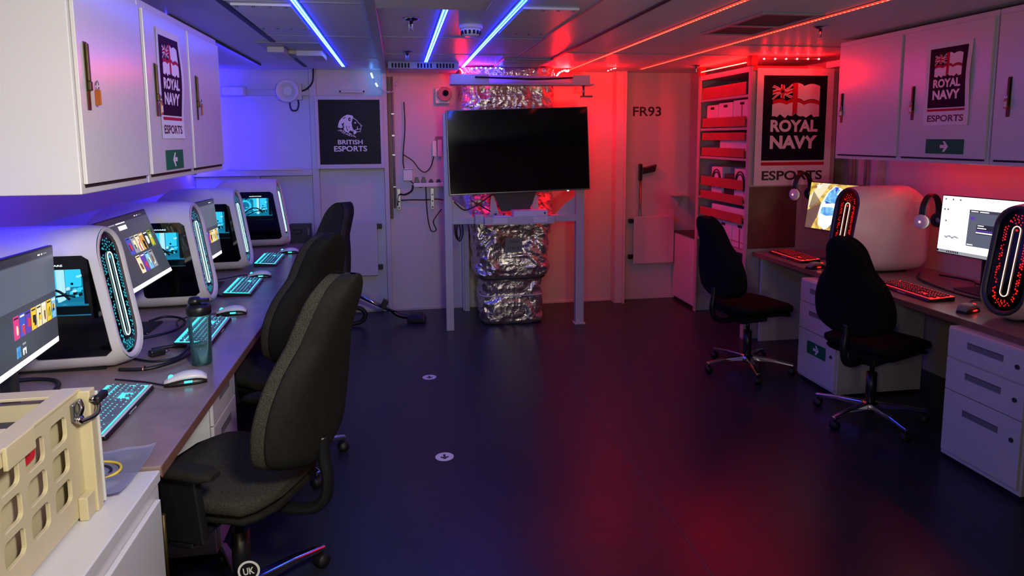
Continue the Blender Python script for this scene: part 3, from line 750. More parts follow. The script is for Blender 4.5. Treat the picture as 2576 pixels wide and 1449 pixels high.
t = thing('shelf_tray', 'narrow white tray under the television with two paper labels', 'tray', (0.985, 5.6, 0.945))
k = MB().box((-0.29, -0.09, 0.0), (0.30, 0.085, 0.012)).box((-0.29, -0.1, -0.01), (0.30, -0.09, 0.055)).box((-0.29, -0.09, 0.012), (-0.275, 0.085, 0.05)).box((0.285, -0.09, 0.012), (0.30, 0.085, 0.05))
k.box((-0.36, -0.02, -0.01), (-0.29, 0.085, 0.07))
k.build('tray', ['steel_paint'], t, 0.003)
for x in (-0.16, 0.18): MB().box((x-0.06, -0.1025, 0.004), (x+0.06, -0.1004, 0.048)).build('paper_label', ['paper'], t)
t = thing('game_console', 'white boxy game console on the tray under the television', 'console', (1.09, 5.6, 0.957))
MB().box((-0.145, -0.062, 0.006), (0.145, 0.08, 0.088)).build('body', ['white_plastic'], t, 0.004)
MB().cyl((0.12, -0.064, 0.065), (0.12, -0.0625, 0.065), 0.009, n=14).box((-0.12, -0.0645, 0.024), (-0.104, -0.0625, 0.032)).box((-0.095, -0.0645, 0.024), (-0.088, -0.0625, 0.033)).build('buttons', ['dark_grey'], t)
MB().box((-0.12, -0.04, 0.0), (0.12, 0.06, 0.006)).build('feet', ['rubber'], t)
t = thing('game_controller', 'white game controller lying left of the console', 'controller', (0.845, 5.585, 0.958), 0.1)
ring = lambda z, s: [(0.078*s*math.cos(a)*(1+0.08*math.cos(2*a)), 0.05*s*math.sin(a)-(0.02*math.cos(a)**2), z) for a in [2*PI*i/28 for i in range(28)]]
MB().loft([ring(0, 0.75), ring(0.012, 0.96), ring(0.028, 1.0), ring(0.044, 0.9), ring(0.05, 0.72)]).build('body', ['white_plastic'], t)
for x, y in ((-0.045, 0.012), (0.02, -0.012)): MB().lathe([(0, 0.049), (0.008, 0.049), (0.007, 0.058), (0.011, 0.060), (0.011, 0.064), (0, 0.063)], 14, c=(x, y, 0)).build('thumbstick', ['dark_grey'], t)
MB().cyl((0, 0.018, 0.049), (0, 0.018, 0.0515), 0.009, n=14).build('home_button', ['steel'], t)

# foil wrapped ventilation duct
def noisy_ring(cx, cy, w, d, z, amp, n=64, ex=0.35):
    out = []
    for i in range(n):
        a = 2*PI*i/n; c, s = math.cos(a), math.sin(a)
        x = math.copysign(abs(c)**ex, c)*w/2; y = math.copysign(abs(s)**ex, s)*d/2
        p = Vector((cx+x, cy+y, z))
        wv = p+Vector((noise.noise(p*4), noise.noise(p*4+Vector((9, 2, 4))), noise.noise(p*4+Vector((1, 7, 3)))))*0.12
        k = sum((0.28-abs(noise.noise(wv*f+Vector((f, 2, 1)))))*g for f, g in ((6, 1.6), (13, 1.0), (27, 0.55)))*amp
        out.append((cx+x+c*k, cy+y+s*k, z+k*0.25))
    return out
t = thing('foil_duct', 'crumpled silver foil duct rising from the floor behind the television', 'duct', (0.98, 6.05, 0))
prof = [(0.0, 0.52, 0.44), (0.03, 0.55, 0.47), (0.12, 0.56, 0.48), (0.235, 0.555, 0.47), (0.262, 0.55, 0.46), (0.275, 0.53, 0.45), (0.34, 0.54, 0.46), (0.385, 0.54, 0.46), (0.42, 0.57, 0.49), (0.45, 0.64, 0.56), (0.52, 0.65, 0.57), (0.62, 0.63, 0.55), (0.72, 0.645, 0.54), (0.82, 0.67, 0.53), (0.90, 0.70, 0.51), (0.97, 0.75, 0.46), (1.05, 0.8, 0.40), (1.2, 0.82, 0.36), (1.5, 0.83, 0.34), (1.8, 0.83, 0.34), (2.0, 0.83, 0.34), (2.06, 0.82, 0.34), (2.12, 0.84, 0.35), (2.2, 0.84, 0.36), (2.27, 0.83, 0.36)]
rings = []
for (z0, w0, d0), (z1, w1, d1) in zip(prof, prof[1:]):
    n = max(1, int((z1-z0)/0.011))
    for i in range(n):
        q = i/n; z = z0+(z1-z0)*q
        rings.append(noisy_ring(0, -0.02 if z < 0.95 else -0.02+min(0.12, (z-0.95)*0.6), w0+(w1-w0)*q, d0+(d1-d0)*q, z, 0.034 if 0.45 < z < 0.95 else 0.022, 170))
rings.append(noisy_ring(0, 0.1, 0.83, 0.36, 2.27, 0.01, 170))
MB().loft(rings).build('foil_wrap', ['foil'], t)
MB().tube([(x*1.02, y*1.02-0.02, 0.425) for x, y, z in noisy_ring(0, 0, 0.575, 0.49, 0, 0.003, 32)], 0.014, 8, 0, 2, True).build('band', ['dark_grey'], t)
MB().tube([(x*1.02, y*1.02-0.02, 0.262) for x, y, z in noisy_ring(0, 0, 0.56, 0.47, 0, 0.003, 32)], 0.005, 8, 0, 2, True).build('band', ['white_plastic'], t)
b = MB().box((-0.075, -0.012, -0.062), (0.075, 0.012, 0.062))
F = ((0, -0.0122, 0), EX, EZ)
b.text('2JA2', F_off(F, 0.0, 0.028), 0.028, 1, 0.0005, 0.005, 0.075); b.text('ATFO-01', F_off(F, 0.0, -0.028), 0.026, 1, 0.0005, 0.005, 0.115)
b.build('name_plate', ['grey_plastic', 'dark_print'], t, loc=(-0.01, -0.335, 0.73))
# channel above the television
t = thing('cable_channel', 'grey steel channel across the foil duct just below the ceiling', 'beam', (1.075, 5.825, 2.1))
MB().box((-0.62, -0.09, 0.0), (0.62, 0.09, 0.012)).box((-0.62, 0.075, 0.012), (0.62, 0.09, 0.09)).box((-0.62, -0.09, 0.012), (-0.30, -0.08, 0.085)).box((0.42, -0.09, 0.012), (0.58, -0.08, 0.085)).build('channel', ['steel_paint'], t, 0.002)
MB().cyl((0.545, 0, -0.09), (0.545, 0, 0), 0.01, n=10).box((0.52, -0.03, -0.1), (0.62, 0.03, -0.085)).build('hanger', ['steel'], t)
MB().tube([(-0.42, -0.098, 0.06), (-0.1, -0.105, 0.05), (0.1, -0.105, 0.045), (0.42, -0.098, 0.06)], 0.008).build('cable', ['cable_black'], t)
# bunches of lit LED tape round the duct head
def led_bunch(label, loc, pts, m, r=0.007):
    t = thing('fairy_lights', label, 'fairy lights', loc, 0, 'loose led lights round the duct head')
    MB().tube(pts, 0.0025).build('wire', ['white_plastic'], t)
    b = MB()
    for a, c in zip(pts, pts[1:]):
        for q in (0.15, 0.65):
            p = Vector(a).lerp(Vector(c), q)-Vector((0, 0.008, 0)); b.lathe([(0, -r), (r*0.8, -r*0.55), (r, 0), (r*0.8, r*0.55), (0, r)], 8, c=p)
    b.build('bulbs', [m], t)
led_bunch('red fairy lights above the alarm lamp, left of the foil duct', (0.44, 5.96, 2.2), [(-0.06, 0, 0.045), (-0.01, 0, 0.05), (0.05, -0.01, 0.045), (0.11, 0, 0.05), (0.135, 0, 0.02), (0.11, 0.0, -0.02)], 'bulb_red')
led_bunch('blue fairy lights along the top of the foil duct', (0.66, 5.86, 2.2), [(-0.03, 0, 0.04), (0.05, 0, 0.05), (0.13, 0, 0.045), (0.22, 0, 0.05), (0.25, -0.01, 0.035)], 'bulb_blue')
led_bunch('red fairy lights curled at the right corner of the foil duct', (1.45, 6.05, 2.2), [(-0.02, 0, 0.0), (0.0, 0, 0.03), (0.04, -0.02, 0.05), (0.08, 0.01, 0.045), (0.10, 0.02, 0.055), (0.06, 0.05, 0.055)], 'bulb_red', 0.009)
led_bunch('single red light at the end of a wire on the ceiling right of the duct', (1.87, 5.95, 2.24), [(0, 0, 0), (0.05, -0.02, 0.02), (0.08, -0.03, 0.025)], 'bulb_red', 0.005)
cable('cable', 'bundle of black cables hanging behind the left leg of the television stand', [(0.47, 5.78, 0.95), (0.475, 5.79, 0.82), (0.50, 5.79, 0.78), (0.52, 5.79, 0.84), (0.50, 5.79, 0.93), (0.485, 5.79, 0.84), (0.51, 5.8, 0.765), (0.54, 5.8, 0.83), (0.53, 5.79, 0.95)], 0.006)
cable('cable', 'black cables trailing across the left gusset below the television', [(0.46, 5.69, 1.12), (0.54, 5.68, 1.05), (0.62, 5.68, 1.07), (0.70, 5.68, 1.12), (0.78, 5.69, 1.17)], 0.006)
cable('cable', 'black cable running down to the left end of the white tray', [(0.60, 5.67, 1.13), (0.67, 5.66, 1.09), (0.72, 5.64, 1.06), (0.76, 5.65, 1.035)], 0.006)

# ------------------------------------------------------------------ back wall, right half
b = MB(); b.text('FR93', ((2.46, YB, 1.903), EX, EZ), 0.095, 0, 0.001, 0.018, 0.295)
tag(b.build('wall_lettering', ['dark_print']), 'black stencilled FR93 letters on the red lit back wall', 'lettering')
t = thing('crutch', 'grey stick with a black handle standing behind the pink lit panel', 'crutch', (2.392, 6.462, 0.42))
MB().cyl((0, 0, 0), (0, 0, 0.81), 0.011, n=14).build('shaft', ['steel'], t)
MB().box((-0.02, -0.013, 0.80), (0.016, 0.013, 0.965)).build('grip', ['black_plastic'], t, 0.006)
MB().prism([(0.0, 0.86), (0.15, 0.885), (0.165, 0.96), (0.02, 0.925)], ((0, 0, 0), EX, EZ), -0.018, 0.018).build('handle', ['black_plastic'], t, 0.008)
t = thing('small_cabinet', 'low pink lit white cabinet end beside the farthest right chair', 'cabinet', (2.78, 6.22, 0))
MB().box((-0.02, -0.235, 0.03), (0.45, 0.26, 0.69)).build('body', ['cabinet_paint'], t, 0.004)
MB().box((-0.03, -0.245, 0.69), (0.46, 0.265, 0.70)).build('top', ['dark_grey'], t, 0.002)
MB().box((0.0, -0.22, 0.0), (0.42, 0.25, 0.03)).build('plinth', ['black_plastic'], t)
t = thing('wall_bracket', 'small pink lit shelf bracket on the wall left of the shelf unit', 'bracket', (2.80, 6.488, 1.06), 0)
MB().box((-0.07, -0.1, 0.0), (0.08, 0.0, 0.012)).prism([(0, 0), (0.0, -0.1), (-0.08, 0)][::-1], ((0.01, 0, 0), EY, EZ), -0.004, 0.004).build('bracket', ['steel_paint'], t)
# shelf unit: front faces -x at x=2.76, near end faces the camera at y=5.0
t = thing('shelf_unit', 'tall open shelf unit with red retaining bars and a poster on its end', 'shelf unit', (2.76, 5.0, 0))
MB().box((0.0, 0.0, 0.72), (0.74, 0.014, 2.2)).box((0.0, 0.0, 0), (0.74, 0.014, 0.72)).build('end_panel', ['shelf_frame'], t, 0.002)
MB().box((0.0, 0.936, 0), (0.74, 0.95, 2.2)).build('end_panel', ['shelf_frame'], t, 0.002)
MB().box((0.72, 0.014, 0), (0.74, 0.936, 2.2)).build('back_panel', ['wood_dark'], t)
MB().box((0.0, 0.014, 2.16), (0.72, 0.936, 2.2)).build('top_panel', ['shelf_frame'], t)
MB().box((-0.012, -0.004, 0), (0.0, 0.045, 2.2)).build('upright', ['shelf_frame'], t, 0.002)
MB().box((-0.012, 0.905, 0), (0.0, 0.954, 2.2)).build('upright', ['shelf_frame'], t, 0.002)
SH = [0.72, 0.95, 1.11, 1.475, 1.725, 1.985]
for z in SH:
    if z in (0.95,): continue
    MB().box((0.0, 0.014, z-0.02), (0.72, 0.936, z)).build('shelf', ['shelf_frame'], t)
for z0, z1 in ((1.985, 2.085), (1.735, 1.815), (1.62, 1.685), (1.48, 1.555), (1.215, 1.295), (1.095, 1.165), (0.94, 1.015)):
    MB().box((-0.008, 0.09, z0), (0.0, 0.86, z1)).build('retaining_bar', ['shelf_red'], t, 0.002)
MB().box((0.0, -0.004, 0.75), (0.42, 0.0, 1.25)).build('lower_panel', ['wood_dark'], t)
MB().box((0.0, -0.006, 2.165), (0.47, 0.0, 2.2)).build('top_rail', ['shelf_red'], t)
MB().box((-0.02, -0.01, 2.2), (0.03, 0.06, ZC)).build('ceiling_tie', ['shelf_red'], t)
MB().box((-0.02, 0.90, 2.2), (0.03, 0.96, ZC)).build('ceiling_tie', ['shelf_red'], t)
def storage_box(label, y0, y1, z0, h, strap=None):
    t = thing('storage_box', label, 'box', (2.79, (y0+y1)/2, z0), 0, 'white boxes in the shelf unit')
    w = (y1-y0)/2
    MB().box((0, -w, 0), (0.4, w, h)).build('body', ['box_white'], t, 0.004)
    if h > 0.12: MB().prism(rrect(-0.035, 0.035, h-0.04, h-0.018, 0.01), ((0, 0, 0), -EY, EZ), 0.0, 0.002).build('hand_hole', ['gap'], t)
    if strap: MB().box((-0.004, -0.006, 0), (-0.0, 0.006, h-0.045)).build('tape', ['shelf_red'], t)
    MB().box((-0.003, -w, h*0.22), (-0.0005, w, h*0.25)).build('seam', ['shelf_red'], t)
storage_box('white box with hand hole on the upper shelf, nearer the poster', 5.06, 5.36, 1.73, 0.22, True)
storage_box('white box on the upper shelf behind the red bar, middle of the row', 5.37, 5.62, 1.73, 0.21)
storage_box('grey box at the far end of the upper shelf', 5.63, 5.85, 1.73, 0.2)
storage_box('low white box between the second and third red bars', 5.07, 5.58, 1.48, 0.2)
storage_box('white box on the lowest visible shelf, nearer the poster', 5.05, 5.31, 0.725, 0.21, True)
storage_box('white box on the lowest visible shelf, behind the chair', 5.32, 5.62, 0.725, 0.2)
storage_box('flat white box lying just under the lowest red bar', 5.06, 5.7, 0.955, 0.10)
def boxed_headset(label, y):
    t = thing('boxed_headset', label, 'headset box', (2.79, y, 1.115), 0, 'headset boxes in the shelf unit')
    MB().box((0, -0.1, 0), (0.3, 0.1, 0.27)).build('box', ['box_white'], t, 0.003)
    F = ((-0.001, 0, 0.12), -EY, EZ)
    MB().prism([(0.055*math.cos(a*PI/12), 0.04+0.085*math.sin(a*PI/12)) for a in range(25)], F, 0, 0.0015).build('picture', ['white_plastic'], t)
    for r in (0.06, 0.078):
        MB().tube([(-0.004, -r*math.cos(a*PI/10), 0.15+r*1.25*math.sin(a*PI/10)) for a in range(-2, 13)], 0.006, 6, 0, 1).build('headband_picture', ['dark_print'], t)
boxed_headset('headset box on the middle shelf, nearer the poster', 5.2)
boxed_headset('headset box on the middle shelf, farther from the poster', 5.62)
tag(MB().box((2.80, 5.33, 1.115), (3.1, 5.5, 1.33)).build('storage_box', ['dark_grey'], None, 0.004), 'dark box standing between the two headset boxes', 'box', 'white boxes in the shelf unit')['group'] = 'dark boxes in the shelf unit'
def rgb_tape(label, p0, p1, step, m, r):
    t = thing('led_tape', label, 'led strip', p0, 0, 'led tape on top of the shelf unit')
    d = Vector(p1)-Vector(p0); L = d.length; n = max(2, int(L/step))
    MB().tube([(0, 0, 0), tuple(d)], 0.004 if step < 0.05 else 0.0015, 6, 0, 1).build('tape', ['tape_red' if step < 0.05 else 'grey_plastic'], t)
    first = None
    for i in range(n):
        p = d*((i+0.5)/n)+Vector((-0.006, -0.006, 0))
        if first is None: o = first = MB().lathe([(0, -r), (r, -r*0.4), (r, r*0.4), (0, r)], 8).build('diode', [m], t)
        else: o = first.copy(); C.objects.link(o)
        o.location = p
rgb_tape('red led tape along the front top edge of the shelf unit', (2.738, 5.07, 2.232), (2.738, 5.88, 2.232), 0.03, 'led_red_dot', 0.005)
rgb_tape('row of bright led dots on the ceiling above the large poster', (2.765, 4.93, 2.245), (3.32, 4.93, 2.25), 0.082, 'dot_red', 0.007)
t = thing('cable_tray', 'red lit bracket on the wall top between the large poster and the right cabinets', 'bracket', (3.42, 4.9, 2.18))
MB().box((-0.07, -0.3, 0.0), (0.2, 0.05, 0.05)).build('channel', ['steel_paint'], t, 0.006)

# ------------------------------------------------------------------ desks
DZ = 0.73
def desk(label, x0, x1, y0, y1, legs):
    t = thing('desk', label, 'desk', (0, 0, 0), 0, 'long desks')
    MB().box((x0, y0, DZ-0.03), (x1, y1, DZ)).build('top', ['desk_top'], t, 0.003)
    fx = x1 if abs(x1) < abs(x0) else x0
    MB().box((fx-0.002, y0, DZ-0.034), (fx+0.002, y1, DZ-0.001)).build('edging', ['desk_edge'], t, 0.001)
    for y in legs:
        MB().box((x0+0.05, y-0.012, 0), (x1-0.06, y+0.012, DZ-0.03)).build('side_panel', ['cabinet_paint'], t, 0.002)
    return t
desk('long brown desk along the left wall under four white computers', XL+0.01, -0.693, 1.98, 6.20, (6.1,))
desk('long brown desk along the right wall under two red lit computers', 2.80, XR-0.01, 1.2, 5.0-0.02, (4.93,))

def pedestal(label, loc, rz, w, d, h, splits, keys):
    """front faces local -y at y=0, local x along the front"""
    t = thing('drawer_pedestal', label, 'drawers', loc, rz, 'drawer pedestals')
    MB().box((0, 0, 0.02), (w, d, h)).build('body', ['cabinet_paint'], t, 0.003)
    MB().box((0.02, 0.02, 0), (w-0.02, d-0.02, 0.02)).build('plinth', ['black_plastic'], t)
    for i, (z0, z1) in enumerate(splits):
        dr = MB().box((0.012, -0.014, z0), (w-0.012, -0.001, z1)).build('drawer', ['cabinet_paint'], t, 0.002)
        zt = z1-0.045 if z1-z0 < 0.25 else z1-0.07
        MB().box((w*0.28, -0.0155, zt-0.032), (w*0.72, -0.0141, zt)).build('handle', ['grey_plastic'], dr, 0.001)
        MB().box((w*0.28, -0.0165, zt-0.003), (w*0.72, -0.0156, zt)).build('handle_lip', ['seam'], dr)
        if keys[i]: MB().cyl((w*0.88, -0.019, zt-0.03), (w*0.88, -0.0141, zt-0.03), 0.011, n=16).build('lock', ['dark_grey'], dr)
    return t
pedestal('grey three drawer unit at the right edge of the photo', (2.745, 2.93, 0), -PI/2, 0.46, 0.6, 0.695, [(0.05, 0.37), (0.375, 0.535), (0.545, 0.69)], [1, 1, 1])
pedestal('grey drawer unit behind the nearer right chair, with a green arrow on it', (2.70, 4.14, 0), -PI/2, 0.42, 0.6, 0.695, [(0.04, 0.355), (0.36, 0.54), (0.545, 0.69)], [1, 0, 0])
arrow_sign('small green arrow sign on the drawer unit behind the nearer right chair', (2.6845, 3.925, 0.25), -EY, EZ, 0.2, 0.085, False)
pedestal('white drawer unit under the left desk behind the nearest chair', (-0.75, 2.67, 0), PI/2, 0.38, 0.6, 0.695, [(0.04, 0.355), (0.36, 0.54), (0.545, 0.69)], [0, 0, 0])
# white base cabinet that carries the open equipment case
t = thing('base_cabinet', 'white base cabinet with a hinged door in the lower left corner', 'cabinet', (-0.70, 1.97, 0), PI/2)
MB().box((-1.45, 0.0, 0.05), (0, 1.0, 0.69)).build('body', ['cabinet_paint'], t, 0.003)
MB().box((-1.45, -0.006, 0.69), (0.004, 1.0, 0.722)).build('top', ['cabinet_paint'], t, 0.003)
MB().box((-1.45, 0.03, 0), (-0.02, 1.0, 0.05)).build('plinth', ['black_plastic'], t)
d = MB().box((-0.72, -0.016, 0.06), (-0.035, -0.001, 0.655)).build('door', ['cabinet_paint'], t, 0.003)
MB().box((-0.5, -0.05, 0.36), (-0.44, -0.0165, 0.42)).build('handle', ['cabinet_paint'], d, 0.008)
MB().box((-0.03, -0.013, 0.40), (-0.012, -0.0005, 0.60)).build('hinge', ['brass'], t, 0.002)
MB().cyl((-0.021, -0.014, 0.40), (-0.021, -0.014, 0.60), 0.006, n=10).build('hinge', ['brass'], t)

# ------------------------------------------------------------------ computers
PH, PW = 0.58, 0.125
def pc_slant(z): return -0.085*z/PH
def pc_ring(X, r, zb, zt, k):
    pts = []
    def P(y, z): return (X+k*pc_slant(z), y, zb+(zt-zb)*(z/PH))
    for z in (0.24, 0.33, 0.436): pts.append((-PW, z))
    top = [(-PW+r-r*math.cos(a*PI/12), PH-r+r*math.sin(a*PI/12)) for a in range(0, 7)]
    pts += top + [(-y, z) for y, z in top[::-1]]
    pts += [(PW, z) for z in (0.436, 0.33, 0.24)]
    bot = [(PW-r+r*math.cos(a*PI/12), r-r*math.sin(a*PI/12)) for a in range(0, 7)]
    pts += bot + [(-y, z) for y, z in bot[::-1]]
    return [P(y, z) for y, z in pts]
def stadium(w, z0, z1, n=12):
    r = w/2
    return [(r*math.cos(PI*i/n), z1-r+r*math.sin(PI*i/n)) for i in range(n+1)]+[(-r*math.cos(PI*i/n), z0+r-r*math.sin(PI*i/n)) for i in range(n+1)]
def on_front(y, z, off): return (off+pc_slant(z), y, z)
def make_pc(label, loc, rz, ring_m, cell_m, window, mesh_m):
    t = thing('desktop_computer', label, 'computer', loc, rz, 'white desktop computers')
    st = [(0.0, 0.118, 0.03, PH-0.004, 1), (-0.008, 0.12, 0.024, PH, 1), (-0.05, 0.11, 0.012, PH+0.004, 1), (-0.065, 0.105, 0.008, PH+0.005, 1), (-0.30, 0.1, 0.003, PH+0.006, 0.9), (-0.44, 0.1, 0.003, PH+0.004, 0.55), (-0.50, 0.1, 0.006, PH-0.012, 0.3), (-0.56, 0.1, 0.012, PH-0.045, 0.1), (-0.60, 0.1, 0.02, PH-0.08, 0)]
    rings = [pc_ring(*a) for a in st]
    b = MB().loft(rings, 0, True, False)
    n = len(rings[0])
    if window:   # opening in the near side, between the 4th and 5th ring
        keep = [i for i, f in enumerate(b.f) if not (3*n <= f[0] < 4*n and (f[0] % n) in (0, 1))]
        b.f = [b.f[i] for i in keep]; b.mi = [b.mi[i] for i in keep]; b.sm = [b.sm[i] for i in keep]
    b.f.append([(len(rings)-1)*n+j for j in range(n)]); b.mi.append(0); b.sm.append(False)
    b.build('case', ['pc_white'], t)
    S = stadium(0.226, 0.043, 0.568); S2 = stadium(0.206, 0.054, 0.558)
    rim = rings[0]
    # rim and black front plate
    R0 = stadium(0.246, 0.034, 0.576)
    MB().loft([[on_front(y, z, 0.0005) for y, z in R0], [on_front(y, z, 0.006) for y, z in S], [on_front(y, z, -0.012) for y, z in S2]], 0, True, False).build('front_rim', ['pc_rim' if cell_m == 'cell_red' else 'pc_white'], t)
    p = MB(); p.add([on_front(y, z, -0.010) for y, z in stadium(0.212, 0.051, 0.561)], [list(range(26))]); p.build('front_plate', ['black_gloss'], t)
    ring = stadium(0.044, 0.125, 0.475, 8)
    MB().tube([on_front(y, z, -0.006) for y, z in ring], 0.0024, 8, 0, 1, True).build('light_ring', [ring_m], t)
    c = MB(); rnd = random.Random(5)
    for side in (-1, 1):
        for k in range(30):
            z = 0.105+k*0.0135
            for q, yy in enumerate((0.056, 0.067)):
                if rnd.random() < 0.3: continue
                zz = z+(0.0068 if q else 0); y = side*(yy-0.012*max(0, abs(k-14.5)/14.5-0.75)*4)
                r = (0.0052 if mesh_m else 0.0056)*rnd.uniform(0.6, 1.1)
                c.add([on_front(y+r*math.cos(a*PI/3), zz+r*math.sin(a*PI/3), -0.0085) for a in range(6)], [(0, 1, 2, 3, 4, 5)])
    for k in range(16):
        a = k*2.399; y = 0.045*math.sqrt(k/16)*math.cos(a); z = 0.505+0.03*math.sqrt(k/16)*math.sin(a); r = 0.004
        c.add([on_front(y+r*math.cos(a*PI/3), z+r*math.sin(a*PI/3), -0.0085) for a in range(6)], [(0, 1, 2, 3, 4, 5)])
        z = 0.092+0.018*math.sqrt(k/16)*math.sin(a)
        c.add([on_front(y+r*math.cos(a*PI/3), z+r*math.sin(a*PI/3), -0.0085) for a in range(6)], [(0, 1, 2, 3, 4, 5)])
    c.build('glowing_mesh', [cell_m], t)
    l = MB().lathe([(0, 0), (0.006, 0), (0.006, 0.002), (0, 0.003)], 12, axis='x', c=on_front(0, 0.455, -0.008)); l.build('power_button', [cell_m], t)
    for y0, y1 in ((-PW-0.0012, -PW+0.002), (PW-0.002, PW+0.0012)):
        v = MB()
        for k in range(7): v.box((-0.585+0.004*k, y0, 0.40+k*0.013), (-0.47, y1, 0.404+k*0.013))
        v.build('side_vent', ['steel_paint'], t)
    v = MB()
    for k in range(6): v.box((-0.49-0.012*k, -0.06, PH-0.006-0.0085*k), (-0.484-0.012*k, 0.06, PH+0.0005-0.0085*k))
    v.build('rear_vent', ['steel_paint'], t)
    MB().box((-0.5, -0.06, 0), (-0.1, -0.045, 0.012)).box((-0.5, 0.045, 0), (-0.1, 0.06, 0.012)).build('feet', ['rubber'], t)
    if window:
        F = ((0, -PW, 0), EX, EZ)
        def e(z, off): return off+pc_slant(z)
        poly = [(e(0.465, -0.034), 0.465), (e(0.483, -0.056), 0.483), (-0.36, 0.483), (-0.375, 0.47), (-0.375+0.05, 0.085), (-0.36+0.05, 0.075), (e(0.078, -0.052), 0.078), (e(0.096, -0.03), 0.096)]
        o = MB().prism(poly, F, -0.006, 0.0035).build('side_panel', ['black_gloss'], t)
        x0 = lambda z: -0.296+0.9*pc_slant(z); x1 = lambda z: -0.07+pc_slant(z)
        carve(o, MB().prism([(x0(0.245), 0.245), (x1(0.245), 0.245), (x1(0.43), 0.43), (x0(0.43), 0.43)], F, -0.02, 0.02))
        g = MB().prism([(x0(0.245), 0.245), (x1(0.245), 0.245), (x1(0.43), 0.43), (x0(0.43), 0.43)], F, 0.0006, 0.0028); g.build('window', ['tinted_glass'], t)
        w = MB().text('ALIENWARE', F_off(F, -0.245, 0.446), 0.0075, 0, 0.004, 0.03, 0.10); w.build('lettering', ['pc_letters'], t)
        i = MB()   # cavity
        i.box((-0.42, -0.02, 0.22), (-0.09, -0.012, 0.45), 0); i.box((-0.42, -PW+0.008, 0.225), (-0.09, -0.02, 0.235), 0); i.box((-0.42, -PW+0.008, 0.44), (-0.09, -0.02, 0.45), 0)
        i.build('inner_tray', ['pc_inside_dim'], t)  # tray emits cyan itself, imitating light inside the case
        m = MB()
        m.box((-0.40, -0.085, 0.24), (-0.11, -0.03, 0.275), 0); m.box((-0.40, -0.086, 0.275), (-0.11, -0.03, 0.279), 3)
        m.box((-0.275, -0.07, 0.30), (-0.25, -0.03, 0.44), 1); m.box((-0.244, -0.08, 0.29), (-0.236, -0.03, 0.44), 2)
        m.box((-0.225, -0.05, 0.345), (-0.175, -0.03, 0.425), 1); m.box((-0.15, -0.075, 0.28), (-0.13, -0.03, 0.44), 0)
        m.lathe([(0, -0.05), (0.052, -0.05), (0.055, -0.045), (0.055, -0.022), (0, -0.022)], 24, 3, 'y', (-0.345, 0, 0.36))
        m.lathe([(0.034, -0.054), (0.05, -0.054), (0.05, -0.0505), (0.034, -0.0505)], 20, 1, 'y', (-0.345, 0, 0.36), cap=False)
        rn = random.Random(11)
        for k in range(60):
            x, z = rn.uniform(-0.40, -0.12), rn.uniform(0.285, 0.435); a = rn.uniform(0.003, 0.016)
            m.box((x, -0.045-rn.random()*0.012, z), (x+a, -0.03, z+rn.uniform(0.003, 0.014)), rn.choice((1, 2, 3, 1, 0, 0)))
        m.build('circuit_boards', ['black_plastic', 'pc_inside', 'pc_letters', 'pc_inside_dim'], t)  # boards glow through their material in place of being lit
        q = MB()
        q.tube([(-0.36, -0.08, 0.29), (-0.30, -0.09, 0.335), (-0.24, -0.09, 0.34), (-0.2, -0.08, 0.30)], 0.005)
        q.tube([(-0.33, -0.085, 0.28), (-0.27, -0.095, 0.31), (-0.21, -0.09, 0.32), (-0.18, -0.08, 0.31)], 0.004)
        q.build('inner_cables', ['black_plastic'], t)
    return t
pc = make_pc('white computer with cyan lights, nearest the camera, behind the first monitor', (-1.098, 2.96, DZ), 0, 'ring_cyan', 'cell_cyan', True, True)
dup(pc, (-1.046, 3.99, DZ), 0, 'white computer with cyan lights just behind the water bottle and second keyboard')
dup(pc, (-1.057, 5.04, DZ), 0, 'white computer with cyan lights behind the third monitor')
dup(pc, (-0.952, 6.10, DZ), 0, 'white computer with cyan lights, farthest along the left desk')
pr = make_pc('white computer with red lights on the right desk, in front of the landscape screen', (2.905, 4.09, DZ), PI, 'ring_red', 'cell_red', False, False)
dup(pr, (2.935, 2.85, DZ), PI, 'white computer with red lights cut off by the right edge of the photo')

